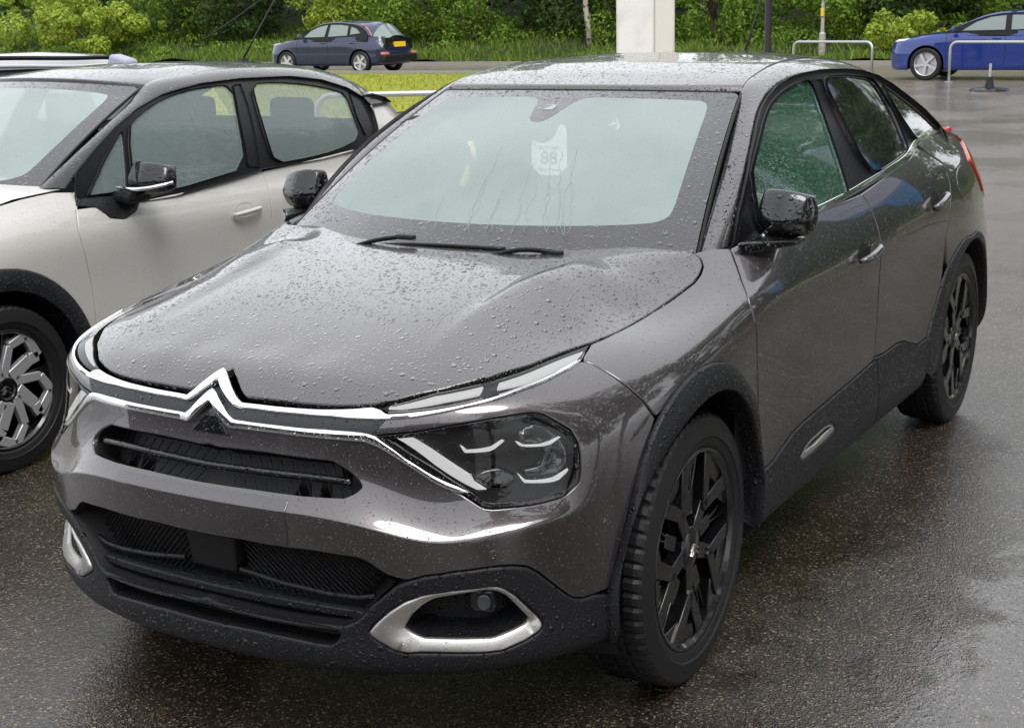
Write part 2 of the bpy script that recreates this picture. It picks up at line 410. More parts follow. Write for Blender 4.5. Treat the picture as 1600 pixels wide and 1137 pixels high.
# ---------------------------------------------------------------- shape of the grey hatchback (x forward from the front axle, y left, z up)
C4_REF = [(.862,0),(.855,.20),(.838,.31),(.80,.44),(.742,.56),(.66,.67),(.56,.75),(.45,.805),(.33,.845),(.20,.872),(0,.885),(-.34,.880),(-.85,.876),(-1.44,.877),(-2.0,.881),(-2.4,.886),(-2.67,.886),(-3.0,.868),(-3.25,.815),(-3.40,.69),(-3.465,.5),(-3.49,.25),(-3.5,0)]
#            r0          r1          r2          r3          r4          r5           r6          r7          r8          r9          r10         r11
C4_ROWS = [
 [(0.222,.12),(0.245,.035),(.33,.026),(.50,.012),(.610,.0),(.624,.008),(.695,.060),(.77,.082),(.82,.103),(.868,.152),(.895,.215),(.92,.30)],
 [(0.222,.12),(0.245,.035),(.33,.026),(.50,.012),(.610,.0),(.624,.008),(.695,.058),(.77,.080),(.82,.100),(.868,.150),(.895,.215),(.92,.30)],
 [(0.224,.11),(0.247,.035),(.33,.026),(.49,.012),(.607,.0),(.621,.008),(.692,.053),(.77,.073),(.82,.093),(.868,.145),(.895,.21),(.92,.30)],
 [(0.226,.10),(0.250,.030),(.33,.022),(.47,.010),(.585,.0),(.600,.007),(.672,.050),(.77,.066),(.825,.086),(.870,.145),(.895,.21),(.92,.30)],
 [(0.228,.09),(0.255,.025),(.33,.015),(.45,.008),(.553,.0),(.570,.008),(.642,.044),(.77,.064),(.828,.080),(.872,.145),(.895,.21),(.92,.30)],
 [(0.230,.08),(0.258,.020),(.33,.010),(.45,.006),(.560,.0),(.577,.007),(.650,.039),(.77,.057),(.832,.075),(.874,.145),(.896,.21),(.92,.30)],
 [(0.232,.07),(0.262,.015),(.33,.006),(.45,.004),(.575,.0),(.592,.005),(.664,.028),(.775,.045),(.836,.072),(.876,.145),(.897,.21),(.92,.30)],
 [(0.235,.06),(0.265,.012),(.33,.0),(.45,.0),(.58,.0),(.62,.0),(.71,.006),(.785,.026),(.840,.068),(.880,.145),(.900,.21),(.92,.30)],
 [(0.238,.05),(0.268,.010),(.33,.0),(.45,.0),(.59,.0),(.65,.0),(.73,.004),(.80,.022),(.850,.062),(.885,.135),(.902,.20),(.925,.29)],
 [(0.240,.05),(0.270,.010),(.34,.0),(.46,.0),(.60,.0),(.68,.0),(.755,.003),(.82,.016),(.862,.052),(.892,.120),(.908,.185),(.93,.28)],
 [(0.240,.06),(0.275,.012),(.35,.003),(.47,.002),(.60,.002),(.70,.001),(.785,.002),(.845,.010),(.885,.045),(.907,.110),(.922,.180),(.942,.27)],
 [(.235,.07),(.275,.025),(.36,.012),(.46,.014),(.57,.016),(.68,.012),(.79,.004),(.865,.0),(.915,.018),(.952,.062),(.985,.120),(1.03,.21)],
 [(.235,.07),(.275,.030),(.36,.014),(.46,.022),(.57,.022),(.68,.016),(.79,.006),(.870,.0),(.925,.012),(.985,.038),(1.045,.078),(1.11,.14)],
 [(.240,.07),(.280,.030),(.36,.014),(.46,.022),(.57,.022),(.68,.016),(.79,.006),(.880,.0),(.940,.012),(1.00,.038),(1.065,.078),(1.13,.13)],
 [(.245,.06),(.290,.025),(.37,.012),(.46,.018),(.57,.018),(.68,.012),(.79,.004),(.890,.0),(.960,.014),(1.03,.042),(1.11,.090),(1.18,.15)],
 [(.250,.06),(.300,.020),(.38,.006),(.47,.006),(.58,.006),(.68,.002),(.79,.001),(.900,.008),(.975,.028),(1.05,.062),(1.13,.115),(1.20,.18)],
 [(.255,.06),(.310,.015),(.39,.0),(.48,.0),(.59,.0),(.69,.0),(.79,.002),(.905,.016),(.98,.040),(1.055,.080),(1.13,.135),(1.20,.20)],
 [(.260,.06),(.320,.015),(.40,.0),(.49,.0),(.60,.0),(.70,.0),(.80,.010),(.90,.028),(.98,.055),(1.06,.100),(1.12,.150),(1.17,.22)],
 [(.270,.06),(.330,.015),(.41,.0),(.50,.0),(.61,.0),(.71,.008),(.81,.025),(.90,.045),(.98,.075),(1.05,.115),(1.10,.160),(1.14,.24)],
 [(.280,.06),(.340,.015),(.42,.0),(.51,.0),(.62,.0),(.72,.015),(.82,.035),(.90,.060),(.98,.095),(1.04,.135),(1.08,.18),(1.11,.26)],
 [(.280,.06),(.340,.015),(.42,.0),(.51,.0),(.62,.0),(.72,.030),(.82,.050),(.90,.075),(.98,.105),(1.04,.140),(1.08,.18),(1.11,.26)],
 [(.280,.06),(.340,.015),(.42,.0),(.51,.0),(.62,.0),(.72,.040),(.82,.060),(.90,.085),(.98,.110),(1.04,.140),(1.08,.18),(1.11,.26)],
 [(.280,.06),(.340,.015),(.42,.0),(.51,.0),(.62,.0),(.72,.040),(.82,.060),(.90,.085),(.98,.110),(1.04,.140),(1.08,.18),(1.11,.26)]]
def side_glass_surface(xs, zs, ys, dx=.012, dz=.008):
    ctl = np.array([[(x, y, z) for z, y in zip(zs, r)] for x, r in zip(xs, ys)])
    return loft(ctl, np.array(xs), np.array(zs), dx, dz)
C4_GX = [-3.5,-3.1,-2.7,-2.1,-1.6,-1.1,-.6,-.2]
C4_GZ = [.95,1.05,1.15,1.25,1.35,1.45,1.55]
C4_GY = [[.68,.64,.585,.52,.45,.37,.28],[.77,.73,.68,.62,.555,.485,.40],[.805,.77,.725,.67,.605,.535,.45],[.83,.80,.757,.705,.645,.578,.49],
         [.833,.803,.757,.70,.64,.593,.51],[.825,.79,.737,.677,.612,.563,.49],[.765,.727,.688,.642,.592,.53,.45],[.70,.665,.625,.58,.53,.47,.40]]
def windshield_surface(tc, tm, bc, bm, bulge):
    """top corner, top middle, bottom corner, bottom middle"""
    s = np.linspace(-1, 1, 81); t = np.linspace(0, 1, 61)
    tc, tm, bc, bm = map(np.array, (tc, tm, bc, bm)); S_, T_ = np.meshgrid(s, t, indexing='ij')
    def edge(c, m):
        P = np.zeros((len(s), 3)); P[:, 1] = c[1] * s
        k = np.abs(s) ** 2.2
        P[:, 0] = m[0] + (c[0] - m[0]) * k; P[:, 2] = m[2] + (c[2] - m[2]) * k
        return P
    B = edge(bc, bm); A = edge(tc, tm)
    P = B[:, None] * (1 - t)[None, :, None] + A[:, None] * t[None, :, None]
    n = np.array([.55, 0, .83]); P = P + n * (bulge * 4 * t * (1 - t))[None, :, None] * (1 - .35 * S_ ** 2)[..., None]
    g = Grid(s * (tc[1] + bc[1]) / 2, t * np.linalg.norm(tm - bm), P); g.N *= np.sign(g.N[40, 30, 2]); return g
C4_WS = windshield_surface((-1.085,.537,1.402),(-.975,0,1.412),(-.365,.697,.985),(-.13,0,.985),.035)
FEAT = {
 'chrome_up_top': [(-0.005,0.772),(0.011,0.766),(0.041,0.736),(0.067,0.710),(0.084,0.699),(0.114,0.700),(0.184,0.701),(0.253,0.704),(0.304,0.706),(0.353,0.708),(0.399,0.710),(0.443,0.714),(0.465,0.707),(0.480,0.696),(0.522,0.698),(0.596,0.705),(0.673,0.714),(0.756,0.725),(0.853,0.739),(0.953,0.755),(1.040,0.773),(1.061,0.772)],
 'chrome_up_bot': [(-0.012,0.743),(0.017,0.724),(0.045,0.701),(0.068,0.685),(0.078,0.682),(0.118,0.684),(0.188,0.684),(0.257,0.687),(0.340,0.688),(0.388,0.684),(0.448,0.682),(0.481,0.681),(0.541,0.685),(0.605,0.695),(0.672,0.706),(0.753,0.716),(0.836,0.731),(0.928,0.743),(1.005,0.757),(1.059,0.770)],
 'chrome_lo_top': [(-0.006,0.719),(0.011,0.713),(0.034,0.689),(0.058,0.661),(0.074,0.649),(0.124,0.649),(0.193,0.650),(0.262,0.651),(0.327,0.653),(0.390,0.652),(0.420,0.650),(0.438,0.647),(0.452,0.642),(0.477,0.626),(0.526,0.601),(0.591,0.578),(0.644,0.562),(0.674,0.550)],
 'chrome_lo_bot': [(-0.005,0.688),(0.039,0.647),(0.059,0.626),(0.066,0.624),(0.126,0.625),(0.195,0.626),(0.263,0.626),(0.329,0.627),(0.390,0.627),(0.426,0.627),(0.431,0.626),(0.463,0.616),(0.503,0.599),(0.547,0.583),(0.591,0.567),(0.626,0.556),(0.652,0.550)],
 'drl': [(0.457,0.714),(0.478,0.719),(0.597,0.752),(0.729,0.769),(0.794,0.777),(0.910,0.792),(1.067,0.819),(1.159,0.833),(1.129,0.815),(1.063,0.773),(1.041,0.774),(0.956,0.759),(0.855,0.742),(0.758,0.729),(0.673,0.719),(0.596,0.710),(0.522,0.703),(0.480,0.701)],
 'hood_front': [(-0.008,0.789),(0.014,0.776),(0.065,0.724),(0.085,0.712),(0.127,0.713),(0.187,0.715),(0.250,0.715),(0.301,0.716),(0.350,0.717),(0.398,0.719),(0.443,0.723),(0.405,0.717),(0.500,0.733),(0.623,0.762),(0.773,0.786),(0.918,0.801),(1.077,0.830),(1.172,0.838)],
 'hood_shut': [(1.158,0.833),(1.274,0.843),(1.412,0.842),(1.567,0.843),(1.680,0.851),(1.725,0.862),(1.762,0.877),(1.785,0.898),(1.786,0.921)],
 'hl': [(0.459,0.642),(0.550,0.649),(0.641,0.663),(0.734,0.672),(0.808,0.674),(0.847,0.671),(0.865,0.663),(0.898,0.638),(0.920,0.619),(0.932,0.587),(0.934,0.557),(0.932,0.525),(0.926,0.500),(0.891,0.490),(0.845,0.499),(0.778,0.509),(0.720,0.514),(0.700,0.520),(0.677,0.536),(0.654,0.550),(0.591,0.578),(0.526,0.601),(0.477,0.626)],
 'grille_up': [(-0.010,0.569),(0.026,0.565),(0.096,0.568),(0.166,0.570),(0.234,0.569),(0.299,0.570),(0.346,0.572),(0.376,0.562),(0.400,0.551),(0.418,0.539),(0.420,0.533),(0.408,0.520),(0.382,0.504),(0.340,0.497),(0.282,0.491),(0.221,0.490),(0.156,0.490),(0.054,0.488),(-0.021,0.487)],
 'plate_tr': [(0.248,0.479)],
 'plate_br': [(0.253,0.280)],
 'grille_lo': [(0.060,0.276),(0.129,0.277),(0.194,0.276),(0.255,0.279),(0.315,0.284),(0.371,0.287),(0.413,0.291),(0.432,0.290),(0.452,0.283),(0.478,0.272),(0.499,0.261),(0.445,0.213),(0.412,0.182),(0.393,0.172),(0.370,0.164),(0.325,0.164),(0.264,0.163),(0.168,0.163),(0.101,0.165),(0.030,0.166)],
 'slot': [(0.028,0.156),(0.100,0.159),(0.233,0.158),(0.294,0.157),(0.339,0.155),(0.362,0.148),(0.353,0.136),(0.338,0.128),(0.308,0.128),(0.231,0.133),(0.132,0.135),(0.027,0.133)],
 'clad_top': [(0.407,0.183),(0.455,0.218),(0.501,0.256),(0.523,0.268),(0.565,0.285),(0.628,0.296),(0.697,0.297),(0.733,0.295),(0.762,0.291),(0.792,0.284),(0.818,0.269),(0.846,0.248),(0.878,0.223),(0.903,0.204),(0.929,0.197),(0.965,0.198),(1.008,0.200)],
 'fog_out': [(0.431,0.160),(0.448,0.177),(0.483,0.205),(0.517,0.227),(0.556,0.243),(0.626,0.254),(0.697,0.256),(0.722,0.255),(0.743,0.247),(0.769,0.229),(0.799,0.200),(0.822,0.175),(0.828,0.159),(0.817,0.144),(0.786,0.130),(0.729,0.114),(0.700,0.113),(0.586,0.119),(0.515,0.121),(0.489,0.126),(0.453,0.142),(0.433,0.153)],
 'fog_in': [(0.511,0.167),(0.529,0.193),(0.555,0.216),(0.580,0.231),(0.626,0.240),(0.696,0.245),(0.721,0.241),(0.743,0.230),(0.769,0.205),(0.799,0.173),(0.791,0.164),(0.760,0.154),(0.712,0.142),(0.587,0.147),(0.552,0.148),(0.527,0.158)],
 'lip': [(-0.008,0.124),(0.192,0.125),(0.340,0.118),(0.481,0.109),(0.607,0.096),(0.753,0.080)],
 'arch_out': [(1.007,0.200),(1.028,0.249),(1.056,0.303),(1.078,0.348),(1.093,0.390),(1.135,0.481),(1.202,0.553),(1.290,0.594),(1.407,0.599),(1.488,0.576),(1.593,0.526),(1.704,0.464),(1.790,0.405),(1.833,0.325),(1.826,0.217),(1.831,0.124)],
 'arch_in': [(1.493,0.489),(1.416,0.507),(1.348,0.510),(1.286,0.504),(1.205,0.476)],
 'fb_shut': [(1.065,0.771),(1.079,0.758),(1.088,0.727),(1.106,0.682),(1.129,0.640),(1.144,0.612),(1.161,0.574),(1.176,0.550)],
 'door_f': [(1.899,0.879),(1.858,0.836),(1.802,0.776),(1.752,0.706),(1.739,0.640),(1.785,0.510),(1.830,0.400),(1.831,0.215)],
 'door_m': [(2.885,0.840),(2.898,0.810),(2.893,0.778),(2.889,0.704),(2.877,0.613),(2.964,0.415),(2.940,0.286)],
 'door_r': [(3.750,0.827),(3.871,0.786),(3.884,0.764),(3.853,0.711),(3.825,0.678)],
 'sill': [(1.822,0.215),(1.894,0.215),(1.947,0.218),(2.023,0.237),(2.135,0.263),(2.212,0.269),(2.453,0.277),(2.700,0.289),(2.940,0.307),(3.034,0.308),(3.202,0.312),(3.289,0.299),(3.437,0.242),(3.557,0.247)],
 'sill_ins': [(2.168,0.165),(2.207,0.185),(2.264,0.194),(2.390,0.200),(2.448,0.194),(2.481,0.177),(2.475,0.161),(2.409,0.155),(2.262,0.148),(2.185,0.148)],
 'arch_r': [(3.566,0.248),(3.637,0.342),(3.694,0.401),(3.754,0.447),(3.831,0.476),(3.919,0.501),(4.018,0.513),(4.134,0.506)],
 'belt': [(2.499,0.848),(2.908,0.852),(3.313,0.845),(3.500,0.848),(3.658,0.866),(3.798,0.873),(4.174,0.878)],
 'handle1': [(2.717,0.650)],
 'handle2': [(3.594,0.685)],
 'fuel': [(4.227,0.755),(4.043,0.753),(3.951,0.729),(3.920,0.683),(3.943,0.616),(3.974,0.607),(4.181,0.614)],
 'sens': [(0.713,0.325)],
 'sens2': [(1.001,0.330)],
 'hl_bar': [(0.498,0.636),(0.523,0.641),(0.602,0.607),(0.681,0.573),(0.680,0.567),(0.716,0.549),(0.690,0.551),(0.592,0.592)],
 'hl_s1': [(0.653,0.620),(0.660,0.618),(0.669,0.612),(0.702,0.612),(0.730,0.614),(0.759,0.624),(0.765,0.622),(0.739,0.610),(0.725,0.607),(0.693,0.607),(0.663,0.608)],
 'hl_s2': [(0.792,0.618),(0.801,0.616),(0.810,0.610),(0.851,0.605),(0.874,0.606),(0.900,0.611),(0.901,0.608),(0.877,0.600),(0.859,0.600),(0.814,0.606),(0.800,0.610)],
 'hl_s3': [(0.791,0.567),(0.799,0.561),(0.808,0.553),(0.843,0.545),(0.874,0.538),(0.910,0.539),(0.909,0.534),(0.886,0.528),(0.873,0.530),(0.834,0.542),(0.805,0.549)],
 'hl_proj': [(0.683,0.574),(0.709,0.581),(0.746,0.582),(0.786,0.568),(0.787,0.552),(0.756,0.547),(0.720,0.551),(0.689,0.565)],
 'hl_refl': [(0.838,0.572),(0.867,0.588),(0.908,0.590),(0.922,0.559),(0.920,0.536),(0.879,0.544),(0.845,0.560)],
 'hl_r1': [(0.686,0.643),(0.732,0.644),(0.763,0.639),(0.769,0.626),(0.735,0.615),(0.702,0.613),(0.666,0.614),(0.659,0.622)],
 'hl_r2': [(0.803,0.636),(0.842,0.648),(0.861,0.643),(0.898,0.613),(0.913,0.579),(0.912,0.548),(0.888,0.540),(0.809,0.560),(0.805,0.571),(0.847,0.569),(0.862,0.589),(0.851,0.603),(0.810,0.613),(0.796,0.619)],
 'drl_a': [(0.480,0.718),(0.596,0.747),(0.736,0.764),(0.718,0.745),(0.621,0.734),(0.516,0.718)],
 'drl_b': [(0.786,0.768),(0.902,0.783),(1.056,0.808),(1.112,0.815),(1.062,0.788),(0.953,0.769),(0.860,0.755),(0.771,0.752)],
 'fog_lamp': [(0.662,0.231),(0.671,0.237),(0.718,0.233),(0.727,0.223),(0.726,0.195),(0.721,0.185),(0.674,0.193),(0.663,0.201)],
 'reflector': [(1.161,0.572),(1.138,0.568),(1.097,0.545),(1.079,0.527),(1.104,0.534),(1.141,0.552)],
 'grille_bar': [(0.033,0.537),(0.138,0.537),(0.239,0.539),(0.333,0.543),(0.380,0.550)],
 'frame_out': [(-0.520,1.023),(-0.607,1.106),(-0.683,1.163),(-0.799,1.241),(-0.926,1.308),(-1.014,1.348),(-1.103,1.380),(-1.206,1.410),(-1.321,1.429),(-1.445,1.438),(-1.588,1.441),(-1.712,1.438),(-1.883,1.430),(-2.062,1.415),(-2.209,1.393),(-2.349,1.354),(-2.486,1.302),(-2.634,1.244),(-2.717,1.201),(-2.781,1.158)],
 'glass1': [(-0.684,1.030),(-0.745,1.179),(-0.819,1.225),(-0.916,1.272),(-1.023,1.319),(-1.129,1.359),(-1.216,1.383),(-1.308,1.402),(-1.406,1.413),(-1.485,1.413),(-1.479,1.321),(-1.414,1.230),(-1.370,1.144),(-1.335,1.078),(-1.338,1.076),(-1.083,1.055)],
 'sail': [(-0.734,1.172),(-0.619,1.087),(-0.545,1.020),(-0.709,1.024),(-0.690,1.047),(-0.709,1.128)],
 'glass2': [(-1.600,1.415),(-1.609,1.313),(-1.586,1.216),(-1.593,1.148),(-1.653,1.100),(-1.982,1.122),(-2.124,1.134),(-2.128,1.181),(-2.143,1.237),(-2.150,1.305),(-2.128,1.380),(-2.069,1.389),(-1.932,1.404),(-1.762,1.415)],
 'glass3': [(-2.211,1.370),(-2.323,1.335),(-2.471,1.276),(-2.617,1.214),(-2.721,1.163),(-2.724,1.153),(-2.474,1.156),(-2.335,1.158),(-2.284,1.160),(-2.225,1.231),(-2.200,1.296)],
 'belt_hi': [(-1.090,1.055),(-1.329,1.074),(-1.494,1.078),(-1.692,1.096),(-1.899,1.107),(-2.093,1.122),(-2.159,1.133),(-2.302,1.155),(-2.474,1.156),(-2.767,1.153)],
 'belt_lo': [(-1.157,1.047),(-1.482,1.069),(-1.674,1.082),(-1.881,1.096),(-2.109,1.104),(-2.277,1.128),(-2.340,1.140),(-2.747,1.145)],
}
# ---------------------------------------------------------------- more builders
def recess(name, surf, loop, d0, d1, ins, m, parent, step=.012, grid=.03, mirror=False):
    """a tray sunk into a surface: wall ring and floor"""
    L = resample(np.array(loop), step, True)
    if area2(L) < 0: L = L[::-1]
    q = offset_loop(L, ins); v2, f2, (ring,) = tri2d([q], grid); n = len(L)
    mid = offset_loop(L, ins * .5)
    V = np.vstack([surf.at(v2, np.full(len(v2), -d1)), surf.at(L, np.full(n, -d0)), surf.at(mid, np.full(n, -(d0 + (d1 - d0) * .75)))])
    k = len(v2); F = [tuple(f) for f in f2]
    for i in range(n):
        j = (i + 1) % n; F += [(k + j, k + i, k + n + i, k + n + j), (k + n + j, k + n + i, ring[i], ring[j])]
    nr = surf.nrm(v2); X = V[:k]; fn = np.cross(X[f2[:, 1]] - X[f2[:, 0]], X[f2[:, 2]] - X[f2[:, 0]])
    if (fn * nr[f2[:, 0]]).sum() < 0: F = [f[::-1] for f in F]
    o = sharp(mk(name, V, F, m, parent), 40)
    if mirror: return o, sharp(mk(name, V * [1, -1, 1], [f[::-1] for f in F], m, parent), 40)
    return o
def surf_tube(name, surf, line, r, off, m, parent, n=6, mirror=False):
    L = resample(np.array(line), .012); P = surf.at(L, np.full(len(L), off)); o = tube(name, P, r, m, parent, n)
    if mirror: return o, tube(name, P * [1, -1, 1], r, m, parent, n)
    return o
def mir(L): return np.array(L)[::-1] * [-1, 1]
def full(half): return np.vstack([half, mir(half)])
def cut(name):
    return np.array(FEAT[name])
def ring_panel(name, surf, outer, inner, m, parent, off0, off1, n=60, mirror=True, lip=.03, crown=.006):
    """a band between two curves on a surface (wheel-arch cladding), with an inner return"""
    A = smooth_curve(outer, n); B = smooth_curve(inner, n); t = np.array([-.02, 0, .06, .2, .4, .6, .8, .94, 1.0]); P = []
    for tt in t:
        q = A * (1 - tt) + B * tt; h = off0 + (off1 - off0) * tt + crown * math.sin(math.pi * min(max(tt, 0), 1))
        if tt <= 0: h = -.004 if tt < 0 else off0
        P.append(surf.at(q, np.full(n, h)))
    P.append(surf.at(B, np.full(n, off1 - .012))); P.append(surf.at(B, np.full(n, -.05))); P.append(surf.at(B, np.full(n, -.16)))
    P = np.array(P).transpose(1, 0, 2)
    fn = np.cross(P[n // 2 + 1, 4] - P[n // 2, 4], P[n // 2, 5] - P[n // 2, 4]); fl = (fn @ surf.nrm(A[n // 2:n // 2 + 1])[0]) < 0
    o = grid_mesh(name, P, m, parent, fl)
    if mirror: return o, grid_mesh(name, P * [1, -1, 1], m, parent, not fl)
    return o

# ---------------------------------------------------------------- wheels
def tyre_mesh(mb_name, R, r_in, w, parent, n=240, m='rubber'):
    """tyre about the y axis, outer face at y = 0, cut into tread blocks"""
    h = w / 2
    prof = [(r_in, -.012), (r_in + .012, -.004), (r_in + .03, .0), (R - .06, .004), (R - .035, .000), (R - .013, -.005), (R - .005, -.012), (R - .001, -.024), (R, -.048), (R - .008, -.052), (R - .008, -.060), (R, -.064), (R + .001, -h + .008), (R - .008, -h + .004), (R - .008, -h - .004), (R + .001, -h - .008),
            (R, -w + .064), (R - .008, -w + .060), (R - .008, -w + .052), (R, -w + .048), (R - .006, -w + .018), (R - .03, -w), (r_in + .03, -w), (r_in, -w + .012)]
    V = []; k = len(prof)
    for i in range(n):
        a = 2 * math.pi * i / n
        for j, (r, y) in enumerate(prof):
            blk = 5 <= j <= 8 or 19 <= j <= 20
            if blk and i % 4 == 0: r -= .006 if j > 5 else .002
            if 11 <= j <= 16 and (i + j // 4) % 4 == 0: r -= .005
            tw = .012 * (1 if j < 12 else -1) * max(0, 1 - abs(j - 8) / 4) if blk else 0
            V.append((r * math.cos(a + tw), y, r * math.sin(a + tw)))
    F = [(i * k + j, i * k + j + 1, ((i + 1) % n) * k + j + 1, ((i + 1) % n) * k + j) for i in range(n) for j in range(k - 1)]
    o = mk(mb_name, V, F, m, parent)
    bm = bmesh.new(); bm.from_mesh(o.data); bmesh.ops.recalc_face_normals(bm, faces=bm.faces); bm.to_mesh(o.data); bm.free()
    return sharp(o, 14)
def pol(r, a): return (r * math.cos(a), r * math.sin(a))
def bar2d(p, q, w0, w1):
    p, q = np.array(p), np.array(q); t = q - p; t /= np.linalg.norm(t); n = np.array([-t[1], t[0]])
    return [tuple(p - n * w0), tuple(q - n * w1), tuple(q + n * w1), tuple(p + n * w0)]
def wheel_black(parent, loc, phase=0.0, R=.345):
    """18-inch dark alloy: five pairs of angular bars with thin fins behind"""
    w = MB(); rr = R - .100
    w.lathe([(rr + .012, -.012), (rr + .010, -.004), (rr + .002, -.006), (rr - .006, -.016), (rr - .012, -.05), (rr - .02, -.16), (rr - .001, -.19)], (0, 0, 0), n=72)
    fn = lambda a, b, h: (a, h, b)
    for k in range(5):
        a = phase + k * 2 * math.pi / 5; d = math.radians
        pts = [pol(.045, a - d(30)), pol(.062, a), pol(.125, a + d(3)), pol(.165, a + d(18)), pol(rr, a + d(24)), pol(rr, a + d(12)), pol(.155, a + d(5)), pol(.13, a - d(8)), pol(.16, a - d(17)), pol(rr, a - d(19)), pol(rr, a - d(27)), pol(.15, a - d(25)), pol(.105, a - d(14))]
        for A_, B_, w0, w1, h in ((pol(.03, a), pol(.125, a - d(2)), .022, .020, -.020), (pol(.115, a - d(4)), pol(rr + .004, a + d(20)), .016, .024, -.014), (pol(.115, a), pol(rr + .004, a - d(19)), .015, .021, -.014), (pol(.19, a + d(13)), pol(rr + .003, a + d(34)), .016, .02, -.02)):
            w.prism(bar2d(A_, B_, w0, w1), h - .035, h, fn)
        for j, aa in enumerate((-10, -3, 4, 11)):
            w.prism(bar2d(pol(.135 + .01 * abs(j - 1.5), a + d(aa * .5)), pol(rr, a + d(aa)), .004, .0045), -.055, -.030, fn)
        w.prism([pol(.200, a - d(9)), pol(.196, a), pol(.200, a + d(9)), pol(rr + .003, a + d(12)), pol(rr + .003, a - d(12))], -.045, -.020, fn)
        w.prism([pol(.085, a + d(22)), pol(.085, a + d(50)), pol(.150, a + d(44)), pol(.150, a + d(30))], -.055, -.030, fn)
        for j, aa in enumerate((36, 44)):
            w.prism(bar2d(pol(.10, a + d(36)), pol(rr, a + d(aa)), .003, .003), -.06, -.03, fn)
    w.lathe([(.001, -.012), (.040, -.014), (.056, -.022), (.060, -.055)], (0, 0, 0), n=30)
    o = bevel(w.build('wheel', 'rim_black', parent, ang=25), .0025, 2); o.location = loc
    tyre_mesh('tyre', R, rr + .006, .200, o)
    b = MB(); b.lathe([(.06, -.10), (.150, -.10), (.152, -.125), (.06, -.125)], (0, 0, 0), n=36); b.box((.10, -.115, .09), (.11, .05, .09)); b.build('brake_disc', 'brake', o)
    e = MB()
    for s_, z0 in ((1, .004), (1, -.009)):
        for s in (-1, 1): e.bar((s * .018, -.0105, z0 - .006), (0, -.0105, z0 + .007), .004, .005, (0, 1, 0))
    e.build('hub_emblem', 'chrome', o)
    return o
def wheel_silver(parent, loc, phase=0.0, R=.318):
    """17-inch two-tone alloy with five broad swept loops"""
    w = MB(); rr = R - .098
    w.lathe([(rr + .010, -.012), (rr + .008, -.004), (rr, -.006), (rr - .008, -.018), (rr - .014, -.06), (rr - .02, -.16), (rr, -.18)], (0, 0, 0), n=72)
    fn = lambda a, b, h: (a, h, b); d = math.radians; f = MB()
    for k in range(5):
        a = phase + k * 2 * math.pi / 5
        outer = [pol(.050, a - d(20)), pol(.10, a - d(4)), pol(.165, a + d(4)), pol(rr - .004, a + d(8)), pol(rr - .002, a + d(24)), pol(rr - .004, a + d(42)), pol(rr - .03, a + d(52)), pol(.15, a + d(45)), pol(.085, a + d(28)), pol(.05, a + d(22))]
        for A_, B_, w0, w1 in ((outer[0], outer[2], .019, .016), (outer[2], outer[4], .015, .019), (outer[4], outer[6], .019, .019), (outer[6], outer[7], .020, .024), (outer[7], outer[9], .024, .026)):
            f.prism(bar2d(A_, B_, w0, w1), -.038, -.012, fn)
        w.prism(bar2d(pol(.05, a - d(12)), pol(rr, a + d(2)), .02, .016), -.06, -.03, fn)
        w.prism(bar2d(pol(.05, a + d(25)), pol(rr - .02, a + d(54)), .016, .02), -.055, -.028, fn)
    w.lathe([(.001, -.02), (.034, -.02), (.036, -.012), (.046, -.012), (.066, -.024), (.07, -.06)], (0, 0, 0), n=30)
    o = bevel(w.build('wheel', 'rim_black', parent, ang=25), .002, 2); o.location = loc
    bevel(f.build('face_spokes', 'rim_silver', o, ang=25), .003, 2)
    tyre_mesh('tyre', R, rr + .006, .200, o)
    b = MB(); b.lathe([(.06, -.10), (.140, -.10), (.142, -.125), (.06, -.125)], (0, 0, 0), n=36); b.build('brake_disc', 'brake', o)
    e = MB()
    for z0 in (.005, -.010):
        for s in (-1, 1): e.bar((s * .019, -.0175, z0 - .006), (0, -.0175, z0 + .008), .004, .006, (0, 1, 0))
    e.build('hub_emblem', 'chrome', o)
    return o

def subd(o, lv=2):
    md = o.modifiers.new('s', 'SUBSURF'); md.levels = lv; md.render_levels = lv; return o
def mirror_cap(parent, c, sy, m='gloss_black', glass='lamp_grey', size=(.12, .165, .150), strip=None):
    """door mirror: a cut-gem shell with a ridge, its glass and its arm"""
    x, y, z = size; s = sy
    V = [(.00, 0, -.30), (.42, .02, -.34), (.55, .5, -.38), (.40, .92, -.30), (0, 1.0, -.22),      # bottom ring
         (.0, -.05, .1), (.62, .03, .02), (.95, .48, -.06), (.60, .97, .02), (0, 1.06, .08),          # belt
         (0, .04, .52), (.38, .12, .52), (.55, .5, .56), (.36, .90, .44), (0, .98, .40)]
    V = [(c[0] + a * x, c[1] + s * (b - .5) * y, c[2] + d * z) for a, b, d in V]
    F = []
    for r in (0, 5):
        for i in range(4): F.append((r + i, r + i + 1, r + i + 6, r + i + 5))
    F += [(10, 11, 12), (10, 12, 14), (12, 13, 14), (0, 2, 1), (0, 4, 2), (2, 4, 3)]
    F += [(0, 5, 9, 4), (5, 10, 14, 9)]
    if s < 0: F = [f[::-1] for f in F]
    o = mk('mirror', V, F, m, parent)
    bm = bmesh.new(); bm.from_mesh(o.data); bmesh.ops.recalc_face_normals(bm, faces=bm.faces)
    cl = bm.edges.layers.float.new('crease_edge')
    for e in bm.edges: e[cl] = .35
    bm.to_mesh(o.data); bm.free(); subd(o, 3)
    g = MB(); g.box((c[0] - .004, c[1] + s * .005, c[2] + .015), (.008, y * .80, z * .62)); bevel(g.build('mirror_glass', glass, o), .003)
    return o

def build_hood(parent, surf, loop, m, ridge=None):
    return panel('hood', surf, loop, m, parent, gap=.0025, bev=.004, depth=.02, step=.012, grid=.026)
